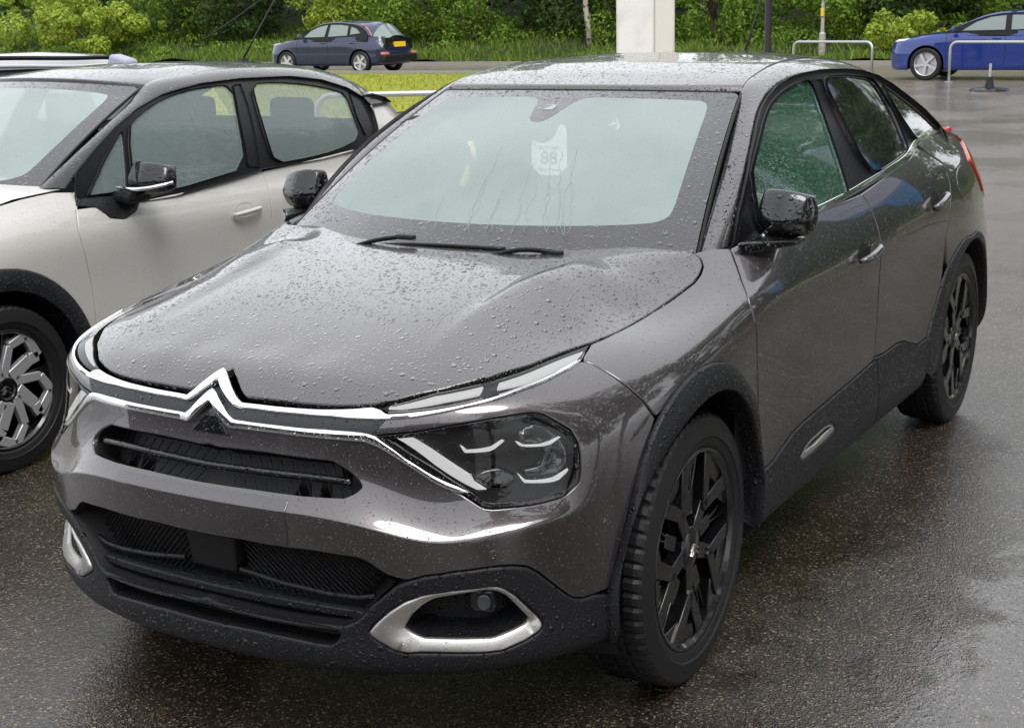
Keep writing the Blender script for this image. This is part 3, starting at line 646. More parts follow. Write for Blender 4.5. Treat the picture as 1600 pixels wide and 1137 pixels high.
# ---------------------------------------------------------------- the grey hatchback
S1 = body_surface(C4_REF, C4_ROWS)
G4 = side_glass_surface(C4_GX, C4_GZ, C4_GY)
car = empty('parked_car', (0, 0, 0))
setp(car, 'wet dark grey crossover hatchback with chrome chevron nose, parked in front', 'car')
# hood height field: meets the wings and the nose tangentially
hf = cut('hood_front'); hs = cut('hood_shut')
hp = []
for q in (hf[::2], hs[::2]):
    for dv in (0, .03, .06): hp += [tuple(p) for p in S1.at(np.array(q) + [0, dv])]
hp = [p for p in hp if p[2] < 1.06]
hp = [(x, abs(y), z) for x, y, z in hp]
HOOD_C = [(.62, .900), (.50, .935), (.35, .967), (.18, .992), (0, 1.012), (-.14, 1.024), (-.30, 1.034)]
for x, z in HOOD_C:
    for y in (0, .16, .32):
        hp.append((x, y, z - .30 * (y ** 2) * (.10 + .16 * max(0, x))))
for x, y, z in ((-.30, .50, 1.032), (-.15, .50, 1.014), (.05, .50, .992), (.28, .46, .958), (-.36, .66, 1.030)): hp.append((x, y, z))
hp = hp + [(x, -y, z) for x, y, z in hp if y > 1e-3]
hx = np.arange(-.46, .80, .012); hy = np.arange(-.80, .8001, .012)
HX, HY, HZ = rbf_height(hp, hx, hy, 2e-4)
def hood_ridge(x, y):
    """raised shoulders of the hood: the middle sits lower behind two long creases that fade forward"""
    ay = np.abs(y); yr = np.interp(x, [-.3, -.07, .1, .29, .45, .56], [.475, .452, .415, .396, .400, .414])
    hgt = .021 * np.clip((.56 - x) / .60, 0, 1); wd = .004 + .010 * np.clip((.5 - x) / .6, 0, 1)
    st = 1 / (1 + np.exp(-np.clip((ay - yr) / wd * 1.6, -40, 40))); back = np.clip((.69 - ay) / .20, 0, 1); back = back * back * (3 - 2 * back)
    e = np.clip((x + .19) / .12, 0, 1); return hgt * e * e * (3 - 2 * e) * st * back
HZ = HZ + hood_ridge(HX, HY)
HS = Grid(hx, hy, np.stack([HX, HY, HZ], -1)); HS.N *= np.sign(HS.N[50, 50, 2])
hfl = S1.at(hf)[:, :2]; hsl = S1.at(hs)[:, :2]
rear = [(-.350, .64), (-.335, .5), (-.31, .3), (-.295, .12), (-.29, 0)]
hl_ = np.vstack([[[hfl[0, 0], 0]], chaikin_line(hfl[1:4], 1), hfl[4:11], hfl[12:], hsl[1:], rear])
hoodp = panel('hood', HS, np.vstack([hl_, (hl_[1:-1] * [1, -1])[::-1]]), 'paint_grey', car, gap=.0025, bev=.004, depth=.02, step=.011, grid=.024)
# dark liner behind every gap
k0 = S1.av
vv = np.arange(.02, .80, .03); uu = np.arange(-5.3, 5.31, .045)
def liner(u0, u1, v0, v1, d=.03):
    q = np.array([(u, v) for u in np.arange(u0, u1, .04) for v in np.arange(v0, v1, .03)]); n1 = len(np.arange(v0, v1, .03))
    return S1.at(q, np.full(len(q), -d)).reshape(-1, n1, 3)
# ---- bumper
cu = cut('chrome_up_bot') + [0, .006]; cu[0, 0] = 0
ao = cut('arch_out'); fb = cut('fb_shut'); ct = cut('clad_top'); gl = cut('grille_lo'); gu = cut('grille_up'); hd = cut('hl')
gu[0, 0] = 0; gu[-1, 0] = 0
k = np.argmax(ao[:, 0] > fb[-1, 0] - .01)
half_b = np.vstack([cu, fb, ao[:k][::-1], ct[3:-1][::-1], gl[:10][::-1], [(0, gl[0, 1])]])
plate_h = lambda q: 0.0
bumper = panel('front_bumper', S1, full(half_b), 'paint_grey_side', car, holes=[hd, mir(hd), full(gu)], gap=.002, bev=.004, depth=.03, step=.012, grid=.022)
# number plate panel
_pt = cut('plate_tr')[0, 1] - .004; _pb = cut('plate_br')[0, 1] + .006; pl = np.array([(-.255, _pb), (.255, _pb), (.255, _pt - .006), (.25, _pt), (-.25, _pt), (-.255, _pt - .006)])
panel('plate_panel', S1, pl, 'plate_black', bumper, off=.003, gap=0, bev=.002, depth=.006, grid=.04)
# tow-eye cover and sensors
for s, f in ((1, 'sens'), (-1, 'sens'), (1, 'sens2'), (-1, 'sens2')):
    c = cut(f)[0] * [s, 1]; a = np.linspace(0, 2 * np.pi, 14, endpoint=False)
    panel('parking_sensor', S1, c + .011 * np.stack([np.cos(a), np.sin(a)], 1), 'paint_grey', bumper, off=.001, gap=0, bev=.0015, depth=.004, step=.005, grid=.02)
tw = np.array([(-.60, .345), (-.53, .345), (-.53, .43), (-.60, .43)])
panel('tow_eye_cover', S1, chaikin_line(tw, 2, True), 'paint_grey', bumper, off=.0012, gap=0, bev=.002, depth=.004, grid=.03)
# ---- lower cladding of the bumper
ai = np.array([(.385 * math.cos(a) , .345 + .40 * math.sin(a)) for a in np.radians(np.linspace(-12, 100, 20))])
arch_front_bottom = [(1.035, .12), (1.02, .03)]
low_half = np.vstack([[(0, .172)], gl[11:][::-1], ct[1:3], ct[3:-1], [(1.005, .19), (1.03, .10), (1.02, .012), (.9, .004), (.6, .004), (.3, .004), (0, .004)]])
slot = cut('slot'); slot_full = full(np.vstack([[(0, slot[0, 1])], slot, [(0, slot[-1, 1])]]))
fo = cut('fog_out'); fi = cut('fog_in')
lower = panel('bumper_cladding', S1, full(low_half), 'black_plastic', car, holes=[fo, mir(fo), slot_full], off=.004, gap=.001, bev=.006, depth=.03, step=.012, grid=.024)
recess('lip_slot', S1, slot_full, .0, .05, .004, 'dark_plastic', lower)
# fog pods
for s in (1, -1):
    O = fo * [s, 1]; I = fi * [s, 1]
    bz = panel('fog_bezel', S1, O, 'satin_silver', lower, holes=[I], off=.008, gap=.001, bev=.006, depth=.05, step=.01, grid=.02, height=lambda q, I=I: -np.clip(.030 - dist_poly(q, I), 0, .03) * .75)
    recess('fog_pocket', S1, I, .02, .10, .012, 'black_plastic', lower)
    fl = cut('fog_lamp') * [s, 1]
    panel('fog_lamp', S1, fl, 'gloss_black', lower, off=-.035, gap=0, bev=.006, depth=.06, grid=.02)
    c = fl.mean(0); a = np.linspace(0, 2 * np.pi, 20, endpoint=False)
    panel('fog_lens', S1, c + .017 * np.stack([np.cos(a), np.sin(a)], 1), 'lamp_grey', lower, off=-.028, gap=0, bev=.004, depth=.01, step=.006, grid=.012)
# ---- grilles
gu_f = full(gu)
gp = recess('upper_grille', S1, gu_f, .012, .070, .006, 'dark_plastic', car)
lip_ = np.array([(-.40, .505), (-.3, .492), (0, .488), (.3, .492), (.40, .505), (.39, .497), (.3, .483), (0, .478), (-.3, .483), (-.39, .497)])
bar = np.array([(.0, .528), (.10, .530), (.22, .532), (.33, .535), (.392, .538)])
surf_tube('grille_bar', S1, np.vstack([mir(bar)[:-1], bar]), .009, -.020, 'gloss_black', gp, 8)
for zz in (.0,):
    for i in range(-13, 14):
        if i == 0: continue
        u0 = i * .031; s = 1 if i > 0 else -1
        pts = np.array([(u0 - s * (.022 - .066 * t), .566 - .084 * t) for t in np.linspace(0, 1, 14)])
        pts = pts[inside(pts, offset_loop(gu_f if area2(gu_f) > 0 else gu_f[::-1], .004))]
        if len(pts) > 1: surf_tube('grille_fin', S1, pts, .0016, -.056, 'black_plastic', gp, 4)
glh = np.vstack([[(0, gl[0, 1])], gl, [(0, gl[-1, 1])]]); gl_f = full(glh)
lg = recess('lower_grille', S1, gl_f, .006, .085, .012, 'dark_plastic', car)
glc = gl_f if area2(gl_f) > 0 else gl_f[::-1]; gin = offset_loop(resample(glc, .01, True), .008)
for i in range(0, 30):
    for s in (1, -1):
        u0 = .055 + i * .0175; a = np.array([(u0 - .16 + t * .22, .285 - t * .125) for t in np.linspace(0, 1, 12)])
        a = a[(a[:, 0] > .075)]
        if len(a) < 2: continue
        b = a * [s, 1]; b = b[inside(b, gin)]
        if len(b) > 1: surf_tube('grille_fin', S1, b, .0026, -.060, 'black_plastic', lg, 4)
for s in (1, -1):
    ln = np.array([(.085, .215), (.20, .206), (.32, .203), (.40, .205), (.44, .213)]) * [s, 1]
    surf_tube('grille_bar', S1, ln, .0065, -.032, 'black_plastic', lg, 8)
panel('radar_cover', S1, np.array([(-.068, .205), (.068, .205), (.072, .272), (-.072, .272)]), 'dark_plastic', lg, off=-.035, gap=0, bev=.006, depth=.04, grid=.04)
panel('grille_shelf', S1, np.array([(-.43, .178), (-.40, .172), (0, .173), (.40, .172), (.43, .178), (.40, .186), (0, .186), (-.40, .186)]), 'black_plastic', lg, off=-.02, gap=0, bev=.004, depth=.06, grid=.05)
# ---- dark band and chrome
ct_ = cut('chrome_up_top'); cb_ = cut('chrome_up_bot'); lt = cut('chrome_lo_top'); lb = cut('chrome_lo_bot')
for a in (ct_, cb_, lt, lb): a[0, 0] = 0
band = np.vstack([cb_[:13], lt[:13][::-1]]); band = np.vstack([[(0, cb_[0, 1])], cb_[1:12] + [0, .004], [(.452, .650)], lt[1:12][::-1] - [0, .004], [(0, lt[0, 1])]])
chev = lambda q: .018 * np.clip(1 - np.abs(q[:, 0]) / .085, 0, 1) ** .6
panel('nose_band', S1, full(band), 'band_grey', car, off=.0015, gap=0, bev=.001, depth=.012, grid=.03, step=.01)
up_full = full(np.vstack([ct_, cb_[1:-1][::-1]])) if False else None
half_up = np.vstack([ct_, cb_[::-1]])
u_loop = np.vstack([ct_, cb_[::-1][:-1], mir(np.vstack([ct_[1:], cb_[::-1]]))])
panel('chrome_strip', S1, u_loop, 'chrome', car, off=.006, gap=.0005, bev=.0025, depth=.016, grid=.012, step=.007, height=chev)
l_loop = np.vstack([lt, lb[::-1][:-1], mir(np.vstack([lt[1:], lb[::-1]]))])
panel('chrome_strip', S1, l_loop, 'chrome', car, off=.006, gap=.0005, bev=.0025, depth=.016, grid=.012, step=.007, height=chev)
tri = np.array([(0, .680), (.047, .614), (.058, .600), (-.058, .600), (-.047, .614)])
panel('emblem_base', S1, tri, 'gloss_black', car, off=.004, gap=0, bev=.003, depth=.01, grid=.03)
# ---- headlights
for s in (1, -1):
    H_ = hd * [s, 1]
    hl_o = recess('headlight', S1, H_, .002, .055, .006, 'dark_plastic', car)
    panel('rim_seal', S1, H_, 'gloss_black', hl_o, holes=[offset_loop(resample(H_ if area2(H_) > 0 else H_[::-1], .012, True), .011)], off=.0, gap=.001, bev=.001, depth=.02, step=.01, grid=.02)
    bt = np.array([(.70, .512), (.77, .503), (.84, .495), (.90, .498), (.895, .512), (.84, .512), (.77, .52), (.69, .531)]) * [s, 1]
    panel('lamp_skirt', S1, bt, 'black_plastic', hl_o, off=-.006, gap=0, bev=.002, depth=.03, grid=.02)
    panel('light_guide', S1, cut('hl_bar') * [s, 1], 'lamp_white', hl_o, off=-.014, gap=0, bev=.003, depth=.02, step=.008, grid=.02)
    for nm in ('hl_s1', 'hl_s2', 'hl_s3'): panel('led_strip', S1, cut(nm) * [s, 1], 'lamp_white', hl_o, off=-.016, gap=0, bev=.002, depth=.012, step=.006, grid=.012)
    panel('projector_lens', S1, cut('hl_proj') * [s, 1], 'gloss_black', hl_o, off=-.018, gap=0, bev=.008, depth=.03, step=.01, grid=.012)
    panel('reflector_bowl', S1, cut('hl_refl') * [s, 1], 'lamp_silver', hl_o, off=-.034, gap=0, bev=.006, depth=.03, step=.01, grid=.015, height=lambda q, L=cut('hl_refl') * [s, 1]: -.25 * dist_poly(q, L))
    for nm in ('hl_r2',): panel('reflector', S1, cut(nm) * [s, 1], 'lamp_silver', hl_o, off=-.024, gap=0, bev=.004, depth=.03, step=.008, grid=.012, height=lambda q, L=cut(nm) * [s, 1]: -.5 * dist_poly(q, L))
    up_ = np.array([(.50, .648), (.66, .665), (.83, .668), (.88, .645), (.80, .63), (.66, .635)]) * [s, 1]
    panel('bezel_plate', S1, up_, 'lamp_grey', hl_o, off=-.034, gap=0, bev=.003, depth=.03, grid=.02)
    panel('lens', S1, H_, 'lens_clear', hl_o, off=-.002, gap=.004, bev=.001, depth=.003, step=.012, grid=.03)
    D_ = cut('drl') * [s, 1]
    dr = recess('day_light', S1, D_, .0, .025, .003, 'dark_plastic', car, step=.009)
    for nm in ('drl_a', 'drl_b'): panel('light_guide', S1, cut(nm) * [s, 1], 'lamp_white', dr, off=-.008, gap=0, bev=.002, depth=.012, step=.006, grid=.012)
    panel('lens', S1, D_, 'lens_clear', dr, off=.0, gap=.002, bev=.001, depth=.003, step=.01, grid=.02)
    panel('side_reflector', S1, cut('reflector') * [s, 1], 'band_grey', car, off=.0015, gap=0, bev=.001, depth=.004, step=.006, grid=.02)
# ---- wings, doors, quarters (u, v on the body surface)
df = cut('door_f'); dm = cut('door_m'); dr_ = cut('door_r'); sl = cut('sill'); ar = cut('arch_r'); drl = cut('drl')
df = np.vstack([df[:-1], [(1.832, .225)]])
dm = np.vstack([dm[:5], [(2.93, .422), (2.935, .318)]])
dr_full = np.vstack([dr_[:4], [(3.80, .66), (3.74, .60), (3.70, .56)]])
arF = np.vstack([[(3.545, .10), (3.552, .18)], ar, [(4.20, .508), (4.32, .478), (4.42, .425), (4.50, .34), (4.545, .25), (4.565, .16), (4.57, .10)]])
aoF = np.vstack([[(1.02, .03), (1.00, .13)], ao[:12], [(1.805, .40), (1.822, .33), (1.826, .24), (1.824, .16), (1.822, .08)]])
wing = np.vstack([fb[::-1][:0], fb, aoF[k + 2:-3], [(1.826, .222)], df[::-1], [(1.84, .905)], hs[::-1], drl[8:10][:1], [(1.085, .79)]])
panel('wing', S1, wing, 'paint_grey_side', car, gap=.002, bev=.004, depth=.02, step=.012, grid=.024, mirror=True)
bl = 0.846
fdoor = np.vstack([df[::-1], [(2.0, .872), (2.5, .852)], dm, sl[:9][::-1]])
o1 = panel('door', S1, fdoor, 'paint_grey_side', car, gap=.0022, bev=.004, depth=.02, step=.013, grid=.028, mirror=True)
ka = np.argmax(arF[:, 1] > .27); kb = np.argmax(arF[:, 0] >= 3.70)
rdoor = np.vstack([dm[::-1], [(3.2, .846), (3.5, .846), (3.66, .862)], dr_full, arF[ka:kb][::-1], sl[9:14][::-1]])
o2 = panel('door', S1, rdoor, 'paint_grey_side', car, gap=.0022, bev=.004, depth=.02, step=.013, grid=.028, mirror=True)
uE = S1.au[-1]
quarter = np.vstack([dr_full[::-1], [(3.70, .868), (3.80, .874), (4.1, .875), (4.30, .868), (4.62, .85), (4.80, .84), (4.95, .66), (5.0, .52), (4.95, .30), (4.7, .22), (4.575, .20)], arF[kb:-1][::-1]])
panel('rear_quarter', S1, quarter, 'paint_grey_side', car, gap=.0022, bev=.004, depth=.02, step=.014, grid=.03, mirror=True)
# sill cladding, split at the door line
sillF = np.vstack([sl[:9], [(2.94, .30), (2.94, .03), (2.4, .012), (1.83, .012)]])
panel('sill_cladding', S1, sillF, 'black_plastic', car, off=.008, gap=.002, bev=.005, depth=.03, step=.014, grid=.03, mirror=True, holes=[cut('sill_ins')], hole_gap=0)
sillR = np.vstack([[(2.945, .318)], sl[9:14], [(3.55, .18), (3.545, .10), (3.54, .03), (2.945, .03)]])
panel('sill_cladding', S1, sillR, 'black_plastic', car, off=.008, gap=.002, bev=.005, depth=.03, step=.014, grid=.03, mirror=True)
si = cut('sill_ins')
panel('sill_insert', S1, si, 'satin_silver', car, off=.006, gap=.001, bev=.006, depth=.02, step=.01, grid=.02, mirror=True, holes=[np.array([(2.20, .172), (2.27, .192), (2.40, .196), (2.45, .19), (2.46, .182), (2.40, .178), (2.30, .168)])])
recess('sill_pocket', S1, offset_loop(resample(si if area2(si) > 0 else si[::-1], .01, True), .008), .0, .02, .004, 'dark_plastic', car, mirror=True)
# wheel-arch cladding
aiF = S1.side([(.402 * math.cos(a), .345 + .405 * math.sin(a)) for a in np.radians(np.linspace(-10, 190, 22))], lo=.5)
ring_panel('arch_cladding', S1, aoF, aiF, 'black_plastic', car, .010, .018)
aiR = S1.side([(-2.668 + .425 * math.cos(a) - .012, .345 + .395 * math.sin(a)) for a in np.radians(np.linspace(-10, 190, 22))], lo=2.5)[::-1]
aiR = aiR if aiR[0, 0] < aiR[-1, 0] else aiR[::-1]
ring_panel('arch_cladding', S1, arF, aiR, 'black_plastic', car, .006, .010, crown=.003)
# wheel wells and underbody
for x in (0, -2.67):
    for s in (1, -1):
        w = MB(); w.lathe([(.40, s * .82), (.42, s * .70), (.42, s * .45), (.05, s * .45)], (x, 0, .345), n=40, a0=R_(-20), a1=R_(200)); w.build('wheel_well', 'dark_plastic', car)
ub = MB(); ub.box((-1.33, 0, .27), (3.6, 1.36, .06)); ub.box((.42, 0, .30), (.60, 1.0, .10)); ub.box((-3.1, 0, .36), (.6, 1.2, .12)); ub.box((-1.33, 0, .34), (1.95, 1.62, .12)); ub.build('underbody', 'dark_plastic', car)
ins = MB(); ins.box((-1.35, 0, .62), (1.9, 1.56, .5)); ins.box((.28, 0, .60), (.60, .80, .46)); ins.build('body_core', 'dark_plastic', car)
for s in (1, -1):
    for nm_, (u0, u1, v0, v1) in {'a': (1.72, 3.62, .2, .84), 'b': (.62, 1.16, .60, .77)}.items():
        P = liner(u0, u1, v0, v1) * [1, s, 1]; grid_mesh('inner_panel', P, 'dark_plastic', car, s < 0)
# rear face
q = np.array([(u, v) for u in np.linspace(4.9, uE, 26) for v in np.linspace(.03, .92, 30)]); P = S1.at(q, np.full(len(q), -.004)).reshape(26, 30, 3)
for s in (1, -1): grid_mesh('tailgate', P * [1, s, 1], 'paint_grey_side', car, s < 0)
tl = np.array([(4.38, .74), (4.52, .81), (4.70, .835), (4.86, .835), (5.10, .80), (5.05, .74), (4.70, .69), (4.60, .58), (4.48, .62)])
panel('tail_light', S1, tl, 'lens_red', car, off=.008, gap=0, bev=.006, depth=.02, grid=.02, mirror=True)
panel('fuel_flap', S1, chaikin_line(np.array([(4.04, .745), (4.22, .748), (4.20, .62), (3.99, .62), (3.95, .70)]), 2, True), 'paint_grey_side', car, off=.0016, gap=0, bev=.002, depth=.004, grid=.03)
# ---- greenhouse
fr = cut('frame_out'); g1 = cut('glass1'); g2 = cut('glass2'); g3 = cut('glass3'); bh = cut('belt_hi'); blo = cut('belt_lo')
frame = np.vstack([fr, [(-2.80, 1.10), (-2.3, 1.08), (-1.9, 1.06), (-1.4, 1.03), (-.9, 1.01), (-.55, 1.0), (-.47, 1.01)]])
g1 = chaikin_line(g1, 1, True); g2 = chaikin_line(g2, 1, True); g3 = chaikin_line(g3, 1, True)
fo_, fo2 = panel('window_frame', G4, frame, 'frame_black', car, holes=[g1, g2, g3], gap=.001, bev=.004, depth=.015, step=.014, grid=.03, mirror=True)
for nm, g, mm in (('front_window', g1, 'side_glass_green'), ('rear_window', g2, 'side_glass_dark'), ('quarter_window', g3, 'side_glass_dark')):
    panel(nm, G4, g, mm, car, off=-.004, gap=.0, bev=.001, depth=.004, step=.014, grid=.03, mirror=True)
_a, _b = cut('glass1')[9:14], cut('glass2')[:5]; pillar = np.vstack([_a - [.012, 0], _b[::-1] + [.006, 0]])
panel('door_pillar', G4, pillar, 'gloss_black', car, off=.003, gap=.001, bev=.003, depth=.008, grid=.03, mirror=True)
bs = smooth_curve(np.vstack([[(2.06, .850)], [(2.25, .849)], cut('belt')]), 60)
panel('belt_strip', S1, np.vstack([bs + [0, .016], (bs - [0, .005])[::-1]]), 'chrome', car, off=.006, gap=0, bev=.003, depth=.025, step=.01, grid=.02, mirror=True)
sail = cut('sail'); panel('mirror_sail', G4, np.vstack([sail[:3], [(sail[2, 0] - .01, 1.01), (sail[3, 0] - .02, 1.01)], sail[3:]]), 'black_plastic', car, off=.006, gap=0, bev=.004, depth=.015, grid=.03, mirror=True)
panel('rear_pillar', G4, np.array([(-2.74, 1.165), (-2.80, 1.142), (-3.0, 1.110), (-3.18, 1.05), (-3.24, .98), (-2.75, 1.03)]), 'paint_grey_side', car, off=.002, gap=0, bev=.003, depth=.02, grid=.04, mirror=True)
# roof rail + A pillar: loft from the window line to the windscreen / roof line
EO = [tuple(p) for p in fr[[0, 2, 3, 4, 5, 6, 7, 8, 9, 11, 13, 14, 15, 16, 17, 18]]] + [(-2.80, 1.150)]
_EO = [(-.43,1.039),(-.601,1.174),(-.718,1.249),(-.834,1.315),(-.914,1.355),(-1.005,1.386),(-1.126,1.415),(-1.264,1.432),(-1.411,1.440),(-1.705,1.438),(-2.051,1.415),(-2.198,1.394),(-2.343,1.355),(-2.484,1.302),(-2.633,1.244),(-2.718,1.201),(-2.80,1.150)]
EI = [(-.395,.690,1.003),(-.61,.643,1.133),(-.725,.618,1.198),(-.85,.590,1.270),(-.94,.570,1.320),(-1.02,.552,1.366),(-1.10,.530,1.411),(-1.25,.512,1.446),(-1.40,.500,1.466),(-1.70,.49,1.478),(-2.05,.485,1.464),(-2.22,.485,1.446),(-2.40,.487,1.412),(-2.56,.492,1.366),(-2.74,.50,1.306),(-2.86,.505,1.262),(-2.98,.51,1.215)]
eo = smooth_curve(G4.at(np.array(EO)), 110); ei = smooth_curve(np.array(EI), 110)
def rail(eo, ei, crown, n=9):
    P = []
    for t in np.linspace(0, 1, n):
        p = eo * (1 - t) + ei * t; nn = np.cross(np.gradient(eo, axis=0), ei - eo); nn /= np.linalg.norm(nn, axis=1, keepdims=True)
        nn *= np.sign((nn * [0, 1, .6]).sum()); P.append(p + nn * crown * (1 - (2 * t - 1) ** 2))
    P = [P[0] - nn * .012] + P + [P[-1] - nn * .010]
    return np.array(P).transpose(1, 0, 2)
RP = rail(eo, ei, .007)
grid_mesh('roof_rail', RP, 'paint_grey', car, True); grid_mesh('roof_rail', RP * [1, -1, 1], 'paint_grey', car, False)
# roof skin
i0 = np.argmin(np.linalg.norm(ei - np.array(EI[6]), axis=1)); re = ei[i0:]
zc = np.interp(-re[:, 0], [1.0, 1.1, 1.25, 1.4, 1.7, 2.05, 2.22, 2.40, 2.56, 2.74, 2.98], [1.405, 1.419, 1.458, 1.482, 1.502, 1.494, 1.482, 1.458, 1.422, 1.365, 1.28])
ny = 41; RO = np.zeros((len(re), ny, 3)); sy_ = np.linspace(-1, 1, ny)
fx = np.clip(1 - np.arange(len(re)) / 14, 0, 1)
for j, s in enumerate(sy_):
    kk = abs(s) ** 2.4; RO[:, j, 1] = re[:, 1] * s; RO[:, j, 2] = zc + (re[:, 2] + .0005 - zc) * kk
    RO[:, j, 0] = re[:, 0] + fx * (.105) * (1 - abs(s) ** 2.2)
RO = np.concatenate([RO[:1] - [0, 0, .02], RO], 0)
grid_mesh('roof', RO, 'paint_grey', car, True)
HLN = RO[1:] - [0, 0, .035]; HLN = HLN * [1, .97, 1]
grid_mesh('headliner', HLN, 'seat_fabric', car, False)
# rear screen, spoiler
RW = np.zeros((14, 21, 3))
for i, t in enumerate(np.linspace(0, 1, 14)):
    for j, s in enumerate(np.linspace(-1, 1, 21)): RW[i, j] = (-2.98 - .36 * t - .02 * (1 - s * s), s * (.51 - .02 * t) + s * .1 * t, 1.285 - .145 * t - .05 * abs(s) ** 2.4 * (1 - t))
grid_mesh('tailgate_glass', RW, 'side_glass_dark', car, True)
for s_i in (1, -1):
    sh_ = np.array([(-2.80, .712, 1.148), (-2.98, .508, 1.214), (-3.36, .590, 1.090), (-3.30, .62, 1.02), (-2.95, .70, 1.04), (-2.80, .735, 1.06), (-3.0, .64, 1.135)]) * [1, s_i, 1]
    o_ = mk('rear_shoulder', sh_, [(0, 1, 6), (1, 2, 6), (2, 3, 6), (3, 4, 6), (4, 5, 6), (5, 0, 6)], 'paint_grey_side', car)
    bm = bmesh.new(); bm.from_mesh(o_.data); bmesh.ops.recalc_face_normals(bm, faces=bm.faces)
    if sum(f.normal.y for f in bm.faces) * s_i < 0: bmesh.ops.reverse_faces(bm, faces=bm.faces)
    bm.to_mesh(o_.data); bm.free()
sp = MB()
secs = [(-.64, -2.98, 1.140), (-.58, -3.08, 1.170), (0, -3.20, 1.200), (.58, -3.08, 1.170), (.64, -2.98, 1.140)]
V = []; 
for y, x, z in secs: V += [(x, y, z), (x - .16, y * .98, z + .005), (x - .17, y * .98, z - .015), (x - .02, y, z - .035)]
Fq = [(i * 4 + j, i * 4 + (j + 1) % 4, (i + 1) * 4 + (j + 1) % 4, (i + 1) * 4 + j) for i in range(4) for j in range(4)] + [(3, 2, 1, 0), (16, 17, 18, 19)]
sp.add(V, Fq); subd(bevel(sp.build('spoiler', 'gloss_black', car), .006), 1)
rp = MB(); rp.box((-3.06, .655, 1.128), (.075, .07, .040)); rp.box((-3.06, -.655, 1.128), (.075, .07, .040)); bevel(rp.build('spoiler_light', 'lens_red', car), .012, 3)
shelf = MB(); shelf.box((-3.0, 0, 1.06), (.72, 1.30, .05)); shelf.build('rear_deck', 'paint_grey_side', car)
# windscreen: printed border and fogged pane
def W(s, t): return (s * C4_WS.a[-1], t * C4_WS.b[-1])
ob = [W(s, t) for s, t in ((-.985, .01), (.985, .01), (.985, .992), (-.985, .992))]
ob = resample(np.array(ob), .03, True)
hb = [W(s, t) for s, t in ((-.80, .205), (-.5, .190), (0, .183), (.5, .190), (.80, .205), (.855, .225), (.873, .27), (.872, .45), (.868, .65), (.862, .86), (.84, .915), (.80, .928), (.4, .935), (.17, .938), (.115, .90), (.075, .80), (.045, .755), (0, .745), (-.045, .755), (-.075, .80), (-.115, .90), (-.17, .938), (-.4, .935), (-.80, .928), (-.84, .915), (-.862, .86), (-.868, .65), (-.872, .45), (-.873, .27), (-.855, .225))]
win = panel('windscreen', C4_WS, chaikin_line(np.array(hb), 1, True), 'fog_glass', car, off=.0, gap=0, bev=.0005, depth=.003, step=.02, grid=.035)
panel('windscreen_border', C4_WS, ob, 'frit', car, holes=[chaikin_line(np.array(hb), 1, True)], off=.0, gap=0, bev=.001, depth=.004, step=.02, grid=.03)
fs = MB(); 
for s in (1, -1):
    e = C4_WS.at(np.array([W(s * .995, t) for t in np.linspace(.0, .99, 30)]), np.full(30, -.004)); tube('screen_seal', e, .006, 'frame_black', car, 6)
e = C4_WS.at(np.array([W(s, .997) for s in np.linspace(-.99, .99, 30)]), np.full(30, -.003)); tube('screen_seal', e, .006, 'frame_black', car, 6)
# trails of water running down the pane
rt = random.Random(8)
for i in range(14):
    s0 = rt.uniform(-.25, .60); t1 = rt.uniform(.28, .60); ln = []; s_c = s0
    for t in np.arange(t1, .14, -.018):
        s_c += rt.uniform(-.008, .008) + .004 * math.sin(t * 40 + i) + .0065; ln.append(W(s_c, t))
    tube('water_trail', C4_WS.at(np.array(ln), np.full(len(ln), .0002)), .0008, 'water_trail', win, 4)
# sensor window in the border
panel('sensor_window', C4_WS, [W(-.032, .835), W(.030, .835), W(.034, .872), W(.004, .874)], 'fog_glass', win, off=.002, gap=0, bev=.0005, depth=.002, grid=.03)
# wipers
def on_ws(s, t, h): return C4_WS.at(np.array([W(s, t)]), np.array([h]))[0]
for (s0, t0), (s1, t1), (sp_, tp) in (((-.52, .030), (.30, .072), (-.16, .082)), ((.24, .005), (.80, .012), (.50, .048))):
    pts = np.array([on_ws(s0 + (s1 - s0) * q, t0 + (t1 - t0) * q + .018 * math.sin(math.pi * q), .008) for q in np.linspace(0, 1, 16)])
    b = tube('wiper', pts, np.linspace(.004, .0065, 16), 'frame_black', car, 6)
    arm = np.array([on_ws(sp_ - .28, .0, .02), on_ws(sp_ - .14, .05, .026), on_ws(sp_, tp, .024)]); tube('wiper_arm', smooth_curve(arm, 8), .007, 'frame_black', b, 6)
    hb_ = MB(); c = on_ws(sp_, tp, .022); hb_.box(c, (.022, .06, .014)); bevel(hb_.build('wiper_clip', 'black_plastic', b), .004)
cowl = MB(); cowl.box((-.33, 0, .965), (.16, 1.30, .03)); cowl.box((-.36, .60, .985), (.14, .20, .03)); cowl.box((-.36, -.60, .985), (.14, .20, .03)); cowl.build('cowl', 'black_plastic', car)
